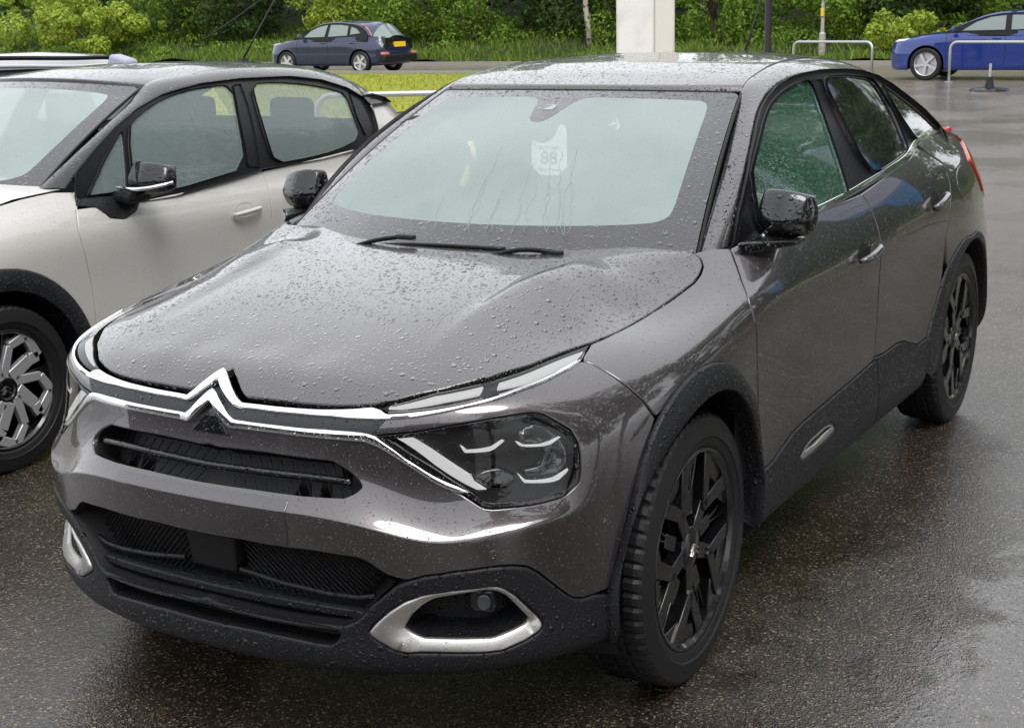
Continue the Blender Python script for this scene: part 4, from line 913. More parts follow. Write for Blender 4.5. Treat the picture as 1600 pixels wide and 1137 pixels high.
# ---- mirrors, handles, aerial
for s in (1, -1):
    c = (-.70, s * .835, 1.085); mm = mirror_cap(car, c, s)
    a = MB(); V = [(-.47, s * .765, 1.040), (-.66, s * .785, 1.040), (-.60, s * .885, 1.036), (-.68, s * .89, 1.036), (-.47, s * .775, 1.008), (-.66, s * .795, 1.008), (-.60, s * .885, 1.020), (-.68, s * .89, 1.020)]
    a.add(V, [(0, 1, 3, 2), (4, 6, 7, 5), (0, 2, 6, 4), (1, 5, 7, 3), (2, 3, 7, 6), (0, 4, 5, 1)]); bevel(a.build('mirror_arm', 'gloss_black', mm), .006, 3)
    for (hu, hv), door in ((cut('handle1')[0], o1[0 if s > 0 else 1]), (cut('handle2')[0], o2[0 if s > 0 else 1])):
        q = np.array([(hu - .085, hv - .004), (hu - .06, hv - .014), (hu + .06, hv + .004), (hu + .085, hv + .012)])
        cup = np.array([(hu - .01 + .058 * math.cos(a), hv + .004 + .036 * math.sin(a)) for a in np.linspace(0, 2 * np.pi, 20, endpoint=False)])
        P = S1.at(cup, np.full(20, .001)) * [1, s, 1]; C0 = S1.at(np.array([(hu - .01, hv + .004)]), np.array([.0012]))[0] * [1, s, 1]
        mk('handle_cup', np.vstack([P, [C0]]), [(i, (i + 1) % 20, 20) if s > 0 else ((i + 1) % 20, i, 20) for i in range(20)], 'dark_plastic', door)  # flat dark disc on the door, painting the shade of the recess
        hh = np.linspace(-1, 1, 13); ln = np.array([(hu + .092 * t, hv + .010 * t) for t in hh]); pr_ = S1.at(ln, .012 + .024 * (1 - hh ** 4)) * [1, s, 1]
        h_ = tube('door_handle', pr_, .0125 * (1 - .35 * hh ** 4), 'paint_grey_side', door, 10); 
ant = np.array([(-2.42, .02, 1.462), (-2.55, .02, 1.62), (-2.72, .02, 1.84)]); an = MB(); an.box((-2.42, .02, 1.468), (.09, .04, .03), taper=.5)
a0 = bevel(an.build('aerial_base', 'black_plastic', car), .008); tube('aerial', ant, [.006, .004, .003], 'dark_plastic', a0, 6)
# ---- wheels
w0 = wheel_black(car, (0, .862, .345), R_(60)); w0.rotation_euler = (0, 0, .014)
w1 = copy_tree(w0, car); w1.location = (-2.67, .862, .345); w1.rotation_euler = (0, R_(-14), 0)
w2 = copy_tree(w0, car); w2.location = (0, -.862, .345); w2.rotation_euler = (0, 0, math.pi)
w3 = copy_tree(w0, car); w3.location = (-2.67, -.862, .345); w3.rotation_euler = (0, 0, math.pi)
# ---- cabin
ds = MB(); ds.box((-.55, 0, .93), (.45, 1.38, .12)); bevel(ds.build('dashboard', 'seat_fabric', car), .05, 3)
for y in (.36, -.36):
    s_ = MB(); s_.box((-1.30, y, .62), (.52, .50, .16)); s_.box((-1.58, y, .92), (.14, .48, .56), [[.97, 0, -.24], [0, 1, 0], [.24, 0, .97]]); s_.box((-1.66, y, 1.27), (.09, .26, .17)); bevel(s_.build('seat', 'seat_fabric', car), .05, 3)
pt_ = MB(); pt_.box((-2.96, -.55, 1.145), (.56, .03, .15)); pt_.build('pillar_trim', 'seat_fabric', car)
ps = MB(); ps.box((-2.74, 0, 1.08), (.06, 1.04, .40)); ps.box((-2.70, -.585, 1.09), (.05, .14, .23)); ps.box((-2.70, .585, 1.08), (.05, .12, .20)); ps.box((-2.62, 0, 1.02), (.3, 1.2, .04)); ps.build('parcel_shelf', 'seat_fabric', car)
s_ = MB(); s_.box((-2.25, 0, .62), (.5, 1.2, .16)); s_.box((-2.52, 0, .90), (.14, 1.2, .5)); bevel(s_.build('rear_bench', 'seat_fabric', car), .05, 3)
a = np.linspace(0, 2 * np.pi, 28, endpoint=False); sw = np.stack([-.92 + .02 * np.sin(a), -.505 + .17 * np.cos(a), 1.155 + .16 * np.sin(a)], 1); tube('steering_wheel', sw, .016, 'dark_plastic', car, 8, closed=True)
# ---------------------------------------------------------------- shape of the pale supermini beside it (own axes, from its front axle)
C3_LOC = (-.44, -2.955, 0)
C3_REF = [(.80,0),(.79,.25),(.75,.45),(.66,.62),(.52,.74),(.36,.80),(.18,.835),(0,.85),(-.40,.855),(-.9,.857),(-1.5,.86),(-2.0,.86),(-2.54,.85),(-2.85,.82),(-3.05,.74),(-3.15,.55),(-3.18,.25),(-3.19,0)]
def _c3rows():
    R = []
    for i, (x, y) in enumerate(C3_REF):
        f = max(0, min(1, (x + .2) / .8)); b = max(0, min(1, (-x - 2.2) / .8))
        top = 1.0 + .07 * max(0, min(1, (-x - .4) / 2.0)) - .13 * f
        R.append([(.20 + .04 * b, .06), (.26 + .04 * b, .02), (.36 + .03 * b, .006), (.48, .004), (.60, .004), (.70, .002 + .03 * f), (.79 - .02 * f, .0 + .05 * f + .02 * b), (.87 - .03 * f, .012 + .08 * f + .04 * b), (.93 - .07 * f, .040 + .11 * f + .06 * b), (top - .02, .075 + .15 * f + .08 * b), (top + .05, .125 + .20 * f + .10 * b)])
    return R
C3_ROWS = _c3rows()
C3_GX = [-3.3,-2.9,-2.5,-2.0,-1.5,-1.0,-.5,-.1]
C3_GZ = [.85,.95,1.05,1.15,1.25,1.35,1.45]
C3_GY = [[.70,.67,.63,.58,.52,.45,.37],[.77,.745,.71,.665,.61,.55,.47],[.805,.785,.755,.712,.66,.60,.525],[.825,.805,.777,.737,.688,.63,.555],
         [.832,.812,.784,.746,.70,.643,.57],[.83,.81,.782,.744,.70,.643,.57],[.81,.79,.76,.72,.675,.62,.55],[.78,.76,.73,.69,.645,.59,.52]]
FEAT.update({
 'c3_door_f': [(1.848,0.864),(1.779,0.661),(1.806,0.740),(1.788,0.591),(1.818,0.447),(1.825,0.355)],
 'c3_door_m': [(2.951,0.778),(2.947,0.710),(2.934,0.617),(2.932,0.546)],
 'c3_arch_out': [(1.387,0.573),(1.493,0.558),(1.603,0.520),(1.693,0.458),(1.760,0.387),(1.805,0.329)],
 'c3_arch_in': [(1.374,0.485),(1.514,0.461),(1.624,0.393),(1.701,0.320),(1.731,0.249)],
 'c3_patch': [(1.816,0.771),(1.909,0.739),(1.957,0.686),(2.031,0.670),(2.112,0.695),(2.153,0.737),(2.362,0.751),(2.369,0.767),(2.068,0.783),(1.833,0.817)],
 'c3_handle': [(2.757,0.610)],
 'c3_belt': [(1.801,0.751),(2.138,0.736),(2.361,0.746),(2.844,0.784),(2.960,0.797),(3.392,0.791),(3.777,0.799),(3.963,0.844)],
 'c3_frame': [(-0.457,0.956),(-0.499,1.069),(-0.638,1.150),(-0.775,1.222),(-0.938,1.288),(-1.122,1.336),(-1.391,1.368),(-1.675,1.376),(-2.046,1.368),(-2.289,1.340),(-2.475,1.291),(-2.580,1.237),(-2.612,1.167),(-2.594,1.087)],
 'c3_ql': [(-0.533,0.982),(-0.661,1.097),(-0.812,1.210),(-0.728,0.988),(-0.652,0.981)],
 'c3_g1': [(-0.850,1.216),(-0.939,1.262),(-1.107,1.317),(-1.288,1.344),(-1.442,1.352),(-1.588,1.349),(-1.524,1.213),(-1.460,0.996),(-1.217,0.975),(-1.001,0.955),(-0.764,0.971)],
 'c3_g2': [(-1.734,1.347),(-1.898,1.347),(-2.136,1.325),(-2.351,1.287),(-2.429,1.259),(-2.407,1.165),(-2.405,1.054),(-2.176,1.012),(-1.908,0.998),(-1.676,0.996),(-1.671,1.101),(-1.695,1.244)],
 'c3_g3': [(-2.486,1.271),(-2.577,1.234),(-2.581,1.169),(-2.575,1.105),(-2.537,1.075),(-2.462,1.057),(-2.451,1.146)],
 'c3_lo': [(-0.996,0.938),(-1.474,0.976),(-1.592,0.990),(-2.033,0.991),(-2.403,1.010),(-2.567,1.065)],
})
# ---------------------------------------------------------------- the pale supermini parked alongside
mat('paint_white', (.52, .505, .475), .35, coat=1.0, drops=RAIN_FINE, drop_amt=1.1)
mat('paint_black', (.008, .0075, .0095), .30, spec=.4, coat=.9, coat_ior=1.38, drops=RAIN, drop_amt=.9)
mat('fog_glass_side', (.28, .35, .345), .25, coat=1.0, coat_rough=.02, drops=RAIN_FINE, drop_amt=.5, alpha=.45)
S3 = body_surface(C3_REF, C3_ROWS); G3 = side_glass_surface(C3_GX, C3_GZ, C3_GY)
c3 = empty('parked_car', C3_LOC)
setp(c3, 'cream white supermini with black roof and black arch cladding, beside the grey car', 'car')
def arch_loop(S, x, R, lo, n=22, a0=-8, sq=1.0): return S.side([(x + R * math.cos(a), .32 + R * sq * math.sin(a)) for a in np.radians(np.linspace(180 - a0, a0, n))][::-1], lo=lo)
c_df = cut('c3_door_f'); c_df = c_df[np.argsort(-c_df[:, 1])]; c_dm = cut('c3_door_m')
c_df = np.vstack([c_df, [(1.826, .25), (1.824, .12)]]); c_dm = np.vstack([c_dm, [(2.935, .40), (2.94, .22), (2.94, .12)]])
E3 = S3.au[-1]; c_b = cut('c3_belt')
ao3 = S3.side([(.45 * math.cos(a), .315 + .455 * math.sin(a)) for a in np.radians(np.linspace(-10, 190, 26))], lo=.3)
ai3 = S3.side([(.375 * math.cos(a), .315 + .375 * math.sin(a)) for a in np.radians(np.linspace(-10, 190, 26))], lo=.3)
if ao3[0, 0] > ao3[-1, 0]: ao3 = ao3[::-1]; ai3 = ai3[::-1]
ring_panel('arch_cladding', S3, ao3, ai3, 'black_plastic', c3, .008, .014)
ao3r = S3.side([(-2.54 + .43 * math.cos(a), .315 + .43 * math.sin(a)) for a in np.radians(np.linspace(-8, 188, 24))], lo=1.5)
ai3r = S3.side([(-2.54 + .37 * math.cos(a), .315 + .37 * math.sin(a)) for a in np.radians(np.linspace(-8, 188, 24))], lo=1.5)
if ao3r[0, 0] > ao3r[-1, 0]: ao3r = ao3r[::-1]; ai3r = ai3r[::-1]
ring_panel('arch_cladding', S3, ao3r, ai3r, 'black_plastic', c3, .008, .014)
wing3 = np.vstack([[(1.05, .70), (1.02, .40), (1.0, .30)], ao3[3:-3], [(1.824, .24)], c_df[::-1][2:], [(1.75, .885), (1.60, .884), (1.50, .877), (1.40, .860), (1.30, .843), (1.20, .826), (1.10, .81)]])
panel('wing', S3, wing3, 'paint_white', c3, gap=.002, bev=.004, depth=.02, step=.016, grid=.035, mirror=True)
d3f = np.vstack([c_df[::-1], c_b[:5], c_dm])
d3a = panel('door', S3, d3f, 'paint_white', c3, gap=.002, bev=.004, depth=.02, step=.016, grid=.035, mirror=True)
kr = np.argmax(ao3r[:, 1] > .50)
d3r = np.vstack([c_dm[::-1], c_b[5:], [(3.90, .70), (3.80, .60), (3.72, .53)], ao3r[3:kr][::-1]])
d3b = panel('door', S3, d3r, 'paint_white', c3, gap=.002, bev=.004, depth=.02, step=.016, grid=.035, mirror=True)
q3 = np.vstack([[(3.72, .53), (3.80, .60), (3.90, .70), (3.97, .85), (4.2, .87), (4.45, .86), (4.6, .6), (4.6, .3), (4.36, .18)], ao3r[kr:-3][::-1]])
panel('rear_quarter', S3, q3, 'paint_white', c3, gap=.002, bev=.004, depth=.02, step=.018, grid=.04, mirror=True)
panel('sill_cladding', S3, np.array([(1.84, .115), (3.44, .115), (3.44, .02), (1.84, .02)]), 'black_plastic', c3, off=.006, gap=.001, bev=.004, depth=.03, grid=.05, mirror=True)
nose = np.vstack([[(0, .80), (.4, .80), (.8, .79), (1.05, .70), (1.02, .40), (1.0, .30)], ao3[:3][::-1], [(.98, .02), (.5, .01), (0, .01)]])
panel('front_bumper', S3, full(nose), 'paint_white', c3, gap=.002, bev=.004, depth=.02, step=.02, grid=.04)
panel('headlight', S3, np.array([(.50, .50), (.95, .55), (.98, .63), (.62, .60)]), 'lamp_grey', c3, off=.003, gap=0, bev=.004, depth=.01, grid=.03, mirror=True)
panel('lower_grille', S3, np.array([(-.45, .12), (.45, .12), (.40, .33), (-.40, .33)]), 'dark_plastic', c3, off=.003, gap=0, bev=.004, depth=.01, grid=.05)
q = np.array([(u, v) for u in np.linspace(4.5, E3, 24) for v in np.linspace(.02, .90, 24)]); P = S3.at(q, np.full(len(q), -.004)).reshape(24, 24, 3)
for s in (1, -1): grid_mesh('tailgate', P * [1, s, 1], 'paint_white', c3, s < 0)
def cross_fill(name, S, u0, u1, v, m, parent, crown, n=24, ny=15, rear=False, back=None):
    """closes the top of a body between its left and right edges"""
    q = np.array([(u, v(u) if callable(v) else v) for u in np.linspace(u0, u1, n)]); E = S.at(q); P = np.zeros((n, ny, 3))
    for j, s in enumerate(np.linspace(-1, 1, ny)):
        P[:, j] = E * [1, s, 1]; P[:, j, 2] += crown * (1 - s * s) * np.clip(np.abs(E[:, 1]) / .6, 0, 1)
    o = grid_mesh(name, P, m, parent, False); bm = bmesh.new(); bm.from_mesh(o.data); bmesh.ops.recalc_face_normals(bm, faces=bm.faces)
    if sum(f.normal.z for f in bm.faces) < 0: bmesh.ops.reverse_faces(bm, faces=bm.faces)
    bm.to_mesh(o.data); bm.free(); return o
cross_fill('hood', S3, 0.02, 1.80, lambda u: .79 + .10 * min(1, max(0, (u - .95) / .6)), 'paint_white', c3, .05)
def greenhouse(parent, G, EO, EI, frame, wins, m_roof, m_frame, m_win, m_ws, zc, ws, fill=None, i_ws=6, mirror=True, roof_front=.10, wsb=.05, rear_drop=.32):
    panel('window_frame', G, frame, m_frame, parent, holes=[w for _, w in wins], gap=.001, bev=.004, depth=.015, step=.016, grid=.04, mirror=True)
    for nm, w in wins: panel(nm, G, w, m_win, parent, off=-.004, gap=0, bev=.001, depth=.004, step=.016, grid=.04, mirror=True)
    eo = smooth_curve(G.at(np.array(EO)), 90); ei = smooth_curve(np.array(EI), 90)
    RP = rail(eo, ei, .012)
    for s in (1, -1): grid_mesh('roof_rail', RP * [1, s, 1], m_roof, parent, s > 0)
    i0 = np.argmin(np.linalg.norm(ei - np.array(EI[i_ws]), axis=1)); re = ei[i0:]; n = len(re); ny = 31; P = np.zeros((n, ny, 3))
    zz = np.interp(-re[:, 0], [-x for x, z in zc], [z for x, z in zc]); fx = np.clip(1 - np.arange(n) / 14, 0, 1)
    for j, s in enumerate(np.linspace(-1, 1, ny)):
        P[:, j, 1] = re[:, 1] * s; P[:, j, 2] = zz + (re[:, 2] - zz) * abs(s) ** 2.4; P[:, j, 0] = re[:, 0] + fx * roof_front * (1 - abs(s) ** 2.2)
    grid_mesh('roof', np.concatenate([P[:1] - [0, 0, .02], P], 0), m_roof, parent, True)
    # rear screen down to the deck
    last = P[-1]; Q = np.zeros((8, ny, 3))
    for i, t in enumerate(np.linspace(0, 1, 8)): Q[i] = last + np.array([-rear_drop * t, 0, 0]); Q[i, :, 2] -= rear_drop * .95 * t; Q[i, :, 1] *= 1 + .12 * t
    grid_mesh('tailgate_glass', Q, m_win, parent, True)
    Wn = windshield_surface(*ws, .03); a, b = Wn.a[-1], Wn.b[-1]
    hb = chaikin_line(np.array([(-.86, .19), (-.5, .175), (0, .17), (.5, .175), (.86, .19), (.88, .3), (.885, .6), (.88, .86), (.84, .92), (0, .935), (-.84, .92), (-.88, .86), (-.885, .6), (-.88, .3)]) * [a, b], 2, True)
    panel('windscreen', Wn, hb, m_ws, parent, gap=0, bev=.0005, depth=.003, step=.03, grid=.05)
    panel('windscreen_border', Wn, resample(np.array([(-.99, .01), (.99, .01), (.99, .995), (-.99, .995)]) * [a, b], .04, True), 'frit', parent, holes=[hb], gap=0, bev=.001, depth=.004, step=.03, grid=.05)
    for s in (1, -1): tube('screen_seal', Wn.at(np.array([(s * a * .997, t * b) for t in np.linspace(0, .99, 20)]), np.full(20, -.003)), .006, 'frame_black', parent, 6)
    return Wn
fr3 = cut('c3_frame'); lo3 = cut('c3_lo')
frame3 = np.vstack([fr3, (lo3 - [0, .012])[::-1], [(-.75, .925), (-.46, .935)]])
wins3 = [('quarter_light', cut('c3_ql')), ('front_window', chaikin_line(cut('c3_g1'), 1, True)), ('rear_window', chaikin_line(cut('c3_g2'), 1, True))]
EO3 = [tuple(p) for p in fr3[1:]]; EO3[0] = (-.44, 1.02)
EI3 = [(-.365,.675,1.012),(-.60,.645,1.125),(-.745,.625,1.19),(-.89,.603,1.258),(-1.03,.575,1.325),(-1.13,.545,1.373),(-1.38,.52,1.41),(-1.67,.51,1.425),(-2.04,.50,1.418),(-2.30,.50,1.400),(-2.52,.50,1.365),(-2.68,.51,1.325),(-2.80,.53,1.27)]
greenhouse(c3, G3, EO3, EI3, frame3, wins3, 'paint_black', 'frame_black', 'fog_glass_side', 'fog_glass', [(-1.0, 1.39), (-1.13, 1.412), (-1.38, 1.441), (-1.67, 1.452), (-2.04, 1.447), (-2.3, 1.436), (-2.52, 1.42), (-2.68, 1.404), (-2.8, 1.385)], ((-1.13, .545, 1.373), (-.99, 0, 1.402), (-.30, .69, .965), (-.05, 0, .95)), i_ws=5, roof_front=.13)
panel('quarter_trim', G3, cut('c3_g3'), 'gloss_black', c3, off=.003, gap=.0, bev=.003, depth=.01, grid=.03, mirror=True)
bp3 = np.array([(-1.61, 1.352), (-1.545, 1.21), (-1.49, 1.0), (-1.575, .99), (-1.60, 1.10), (-1.64, 1.24), (-1.665, 1.355)])
panel('door_pillar', G3, bp3, 'black_plastic', c3, off=.003, gap=.0, bev=.003, depth=.01, grid=.03, mirror=True)
bp4 = np.array([(-1.69, 1.352), (-1.66, 1.24), (-1.645, 1.10), (-1.65, .99), (-1.60, .99), (-1.625, 1.10), (-1.66, 1.24), (-1.685, 1.355)])
cst = np.array([(-2.64, 1.235), (-2.76, 1.235), (-2.80, 1.20), (-2.66, 1.195)])
panel('roof_edge_trim', G3, np.array([(-2.57, 1.245), (-2.60, 1.21), (-2.62, 1.19), (-2.84, 1.195), (-2.80, 1.222), (-2.68, 1.25)]), 'paint_black', c3, off=.004, gap=0, bev=.003, depth=.02, grid=.03, mirror=True)
panel('pillar_sticker', G3, np.array([(-2.68, 1.228), (-2.79, 1.222), (-2.79, 1.202), (-2.68, 1.208)]), 'paper', c3, off=.008, gap=0, bev=.001, depth=.003, grid=.03, mirror=True)
panel('rear_pillar', G3, np.array([(-2.585, 1.06), (-2.62, 1.17), (-2.615, 1.195), (-2.80, 1.20), (-2.86, 1.12), (-2.90, 1.02), (-2.6, 1.0)]), 'paint_white', c3, off=.003, gap=0, bev=.003, depth=.02, grid=.04, mirror=True)
for s in (1, -1):
    mm = mirror_cap(c3, (-.78, s * .935, 1.025), s, 'gloss_black', size=(.13, .22, .145))
    a = MB(); a.box((-.72, s * .82, .96), (.14, .14, .05)); bevel(a.build('mirror_arm', 'black_plastic', mm), .02, 3)
    st = np.array([(-.655, s * .83, 1.005), (-.648, s * .92, 1.000), (-.68, s * 1.0, 1.008), (-.74, s * 1.05, 1.022)]); tube('mirror_strip', smooth_curve(st, 10), .008, 'chrome', mm, 6)
    bt = np.array([(2.0, .752), (2.10, .70), (2.20, .69), (2.28, .70), (2.34, .745)])
    for (hu, hv), door in ((cut('c3_handle')[0], d3a[0 if s > 0 else 1]), ((3.70, .66), d3b[0 if s > 0 else 1])):
        a_ = np.linspace(0, 2 * np.pi, 18, endpoint=False); cup = np.array([(hu - .005 + .06 * math.cos(t), hv + .006 + .034 * math.sin(t)) for t in a_]); P = S3.at(cup, np.full(18, .001)) * [1, s, 1]
        c0 = S3.at(np.array([(hu, hv)]), np.array([-.010]))[0] * [1, s, 1]; mk('handle_cup', np.vstack([P, [c0]]), [(i, (i + 1) % 18, 18) if s > 0 else ((i + 1) % 18, i, 18) for i in range(18)], 'paint_white', door)
        hh = np.linspace(-1, 1, 11); ln = np.array([(hu + .095 * t, hv + .006 * t) for t in hh]); tube('door_handle', S3.at(ln, .012 + .02 * (1 - hh ** 4)) * [1, s, 1], .011 * (1 - .3 * hh ** 4), 'paint_white', door, 8)
panel('mirror_patch', S3, cut('c3_patch'), 'black_plastic', c3, off=.004, gap=0, bev=.004, depth=.012, grid=.03, mirror=True)
w0 = wheel_silver(c3, (0, .852, .318), R_(25)); 
for (x, y, rz) in ((-2.54, .852, 0), (0, -.852, math.pi), (-2.54, -.852, math.pi)):
    w = copy_tree(w0, c3); w.location = (x, y, .318); w.rotation_euler = (0, 0, rz)
for x in (0, -2.54):
    for s in (1, -1):
        w = MB(); w.lathe([(.375, s * .80), (.39, s * .68), (.39, s * .45), (.05, s * .45)], (x, 0, .318), n=36, a0=R_(-20), a1=R_(200)); w.build('wheel_well', 'dark_plastic', c3)
ub = MB(); ub.box((-1.27, 0, .27), (3.4, 1.3, .08)); ub.box((-1.27, 0, .58), (1.75, 1.5, .5)); ub.box((.2, 0, .55), (.6, .8, .4)); ub.build('underbody', 'dark_plastic', c3)
ab = MB(); ab.box((-2.45, .0, 1.43), (.08, .04, .03), taper=.5); a0 = ab.build('aerial_base', 'black_plastic', c3); tube('aerial', np.array([(-2.45, 0, 1.44), (-2.60, 0, 1.60), (-2.85, 0, 1.86)]), [.006, .004, .003], 'dark_plastic', a0, 6)
for y in (.34, -.34):
    s_ = MB(); s_.box((-1.2, y, .62), (.5, .48, .16)); s_.box((-1.45, y, .92), (.14, .46, .54)); s_.box((-1.52, y, 1.24), (.09, .25, .16)); bevel(s_.build('seat', 'seat_fabric', c3), .05, 3)
s_ = MB(); s_.box((-2.4, 0, .90), (.14, 1.15, .5)); s_.box((-2.42, .33, 1.18), (.09, .26, .14)); s_.box((-2.42, -.33, 1.18), (.09, .26, .14)); bevel(s_.build('rear_bench', 'seat_fabric', c3), .04, 3)

# ---------------------------------------------------------------- simpler cars further off
mat('paint_navy', (.006, .010, .055), .25, coat=1.0); mat('paint_blue', (.002, .026, .20), .22, coat=1.0); mat('paint_silver', (.28, .29, .30), .3, .8, .6, drops=RAIN_FINE, drop_amt=.5)
mat('paint_charcoal', (.06, .062, .066), .3, .6, 1.0, drops=RAIN_FINE, drop_amt=.5)
mat('glass_far', (.16, .20, .19), .06, coat=1.0); mat('plate_yellow', (.80, .52, .02), .5); mat('lens_pink', (.62, .20, .17), .15, coat=1.0); mat('lamp_far', (.80, .82, .80), .2)
def scaled_body(wb, of, orr, Wd, zs):
    ref = []; 
    for x, y in C3_REF:
        xx = x * of / .80 if x > 0 else (x * wb / 2.54 if x > -2.54 else -wb - (-x - 2.54) * orr / .65)
        ref.append((xx, y * Wd / 2 / .86))
    rows = [[(z * (zs if z > .5 else 1 + (zs - 1) * z / .5), i) for z, i in r] for r in C3_ROWS]
    return body_surface(ref, rows)
def far_car(name, label, loc, rz, paint, wb, of, orr, Wd, H, belt, prof, wins, R, deck=.30, wheel=None, group=None, rails=False):
    """prof: window-line outline (x, z) from the screen foot over the roof to the tail"""
    c = empty(name, loc, rz); setp(c, label, 'car', group); zs = belt / 1.0; S = scaled_body(wb, of, orr, Wd, zs); uE = S.au[-1]
    def arch(x, r): 
        a = S.side([(x + r * math.cos(t), R + r * math.sin(t)) for t in np.radians(np.linspace(-6, 186, 18))], lo=.2); return a if a[0, 0] < a[-1, 0] else a[::-1]
    a1, a2 = arch(0, R + .05), arch(-wb, R + .05); vt = S.av[-1] - .10
    side = np.vstack([[(0, .02)], [(a1[0, 0], .02)], a1[1:-1], [(a1[-1, 0], .02), (a2[0, 0], .02)], a2[1:-1], [(a2[-1, 0], .02), (uE, .02), (uE, vt), (uE * .7, vt), (uE * .5, vt), (uE * .25, vt), (0, vt)]])
    o1, o2 = panel('body_side', S, side, paint, c, gap=0, bev=.003, depth=.03, step=.03, grid=.06, mirror=True)
    ux = lambda x: S.side([(x, .7 * zs)], lo=.2)[0, 0]
    for x in (-.42, -.42 - wb * .42, -.42 - wb * .80):
        u = ux(x); surf_tube('door_gap', S, [(u, .16), (u, vt)], .004, .001, 'dark_plastic', c, 4); 
    for x in (-.42 - wb * .36, -.42 - wb * .74):
        u = ux(x); P = S.at(np.array([(u - .08, vt * .80), (u + .08, vt * .80)]), np.array([.02, .02])); tube('door_handle', P, .014, paint, c, 6)
    cross_fill('hood', S, .03, ux(-.35), vt, paint, c, .05)
    Wg = Wd / 2 / .86; gx = [-wb - orr - .3, -wb - .2, -wb * .75, -wb * .4, -.8, -.1]
    gz = [belt - .15, belt, belt + .12, belt + .24, belt + .36, belt + .48, belt + .6]
    G = side_glass_surface(gx, gz, [[(b - i * .036 - i * i * .0045) * Wg for i in range(7)] for b in (.70, .80, .835, .84, .825, .79)], .03, .02)
    yG = lambda p: G.at(np.array(p))
    EI = []
    pts = np.array(prof); n = len(pts)
    for i, p in enumerate(yG(prof)):
        t = i / (n - 1); k = min(1, max(0, (p[2] - belt) / (H - belt - .10))); EI.append((p[0] + (.03 if t < .4 else -.12 * (t > .75) - .02), p[1] - .05 - .05 * k, p[2] - .02 + .055 * k))
    frame = np.vstack([pts, [(pts[-1, 0], belt - .08), (pts[len(pts) // 2, 0], belt - .08), (pts[0, 0], belt - .06)]])
    top = max(p[1] for p in prof); i_ws = next(i for i, p in enumerate(prof) if p[1] > top - .06)
    zc = [(EI[i][0], EI[i][2] + (H - EI[i][2]) * (.95 if prof[i][1] > top - .05 else .75) * (1 if i > i_ws else .4)) for i in range(i_ws, n)]
    e = EI[i_ws]
    greenhouse(c, G, prof, EI, frame, wins, paint, 'frame_black', 'glass_far', 'glass_far', zc, (e, (e[0] + .12, 0, e[2] + .03), (EI[0][0] + .05, EI[0][1], EI[0][2] - .03), (EI[0][0] + .28, 0, EI[0][2] - .04)), i_ws=i_ws, rear_drop=deck)
    # tail: body-coloured panel under the screen
    for x, s in ((0, 1), (0, -1), (-wb, 1), (-wb, -1)):
        w = MB(); rr = R - .10; w.lathe([(rr, -.01), (rr - .012, -.02), (rr - .02, -.15)], (0, 0, 0), n=32); w.lathe([(.001, -.02), (.05, -.02), (.06, -.05)], (0, 0, 0), n=16)
        for k in range(5):
            a = k * 2 * math.pi / 5; w.prism(bar2d(pol(.03, a), pol(rr, a + .12), .024, .030), -.05, -.018, lambda p, q, h: (p, h, q))
        w.lathe([(.001, -.10), (rr - .01, -.10)], (0, 0, 0), n=24)
        o = w.build('wheel', wheel or 'rim_silver', c, ang=30); o.location = (x, s * (Wd / 2 - .02), R); o.rotation_euler = (0, .3, 0 if s > 0 else math.pi)
        t = MB(); t.lathe([(rr, -.02), (rr + .01, 0), (R - .03, .0), (R - .006, -.02), (R, -.05), (R, -.15), (R - .02, -.20), (rr, -.18)], (0, 0, 0), n=40); t.build('tyre', 'rubber', o)
    for x in (0, -wb):
        for s in (1, -1):
            w = MB(); w.lathe([(R + .05, s * (Wd / 2 - .03)), (R + .06, s * .5), (.05, s * .5)], (x, 0, R), n=24, a0=R_(-15), a1=R_(195)); w.build('wheel_well', 'dark_plastic', c)
    u = MB(); u.box((-wb / 2, 0, .27), (wb + .6, Wd * .78, .12)); u.box((-wb / 2, 0, .55), (wb - .9, Wd * .86, .4)); u.build('underbody', 'dark_plastic', c)
    for s in (1, -1):
        mc = mirror_cap(c, (-.62, s * (Wd / 2 + .05), belt + .06), s, paint)
    if rails:
        eo = G.at(np.array(prof[i_ws:n - 1])); P = smooth_curve(eo - [0, .05, 0] + [0, 0, .075], 24); P[0, 2] -= .05; P[-1, 2] -= .05
        for s in (1, -1): tube('roof_bar', P * [1, s, 1], .016, 'frame_black', c, 6)
    return c, S, G, vt, uE
PROF_F = [(-.25,.95),(-.50,1.08),(-.75,1.21),(-1.0,1.32),(-1.25,1.385),(-1.55,1.41),(-1.9,1.405),(-2.25,1.375),(-2.55,1.30),(-2.75,1.19),(-2.88,1.05)]
WIN_F = [('front_window', np.array([(-.62,1.02),(-.85,1.21),(-1.1,1.31),(-1.38,1.365),(-1.42,1.365),(-1.40,1.03)])), ('rear_window', np.array([(-1.52,1.03),(-1.52,1.37),(-1.9,1.36),(-2.15,1.33),(-2.18,1.06)])), ('quarter_window', np.array([(-2.27,1.08),(-2.25,1.31),(-2.45,1.25),(-2.62,1.12)]))]
foc, SF, GF, vtF, uF = far_car('moving_car', 'dark navy hatchback driving on the road behind, yellow rear plate', (-32.2, -25.45, 0), R_(-90), 'paint_navy', 2.64, .88, .82, 1.80, 1.48, .98, PROF_F, WIN_F, .32, deck=.34)
panel('tail_light', GF, np.array([(-2.76,1.33),(-2.62,1.32),(-2.78,1.19),(-2.93,1.06),(-3.02,1.03),(-2.98,1.12)]), 'lens_pink', foc, off=.02, gap=0, bev=.006, depth=.03, grid=.05, mirror=True)
k_ = MB(); k_.box((-3.42, 0, .80), (.06, .56, .14)); k_.build('number_plate', 'plate_yellow', foc)
k_ = MB(); k_.box((-3.36, 0, .82), (.10, 1.36, .34)); k_.build('tailgate', 'gloss_black', foc)
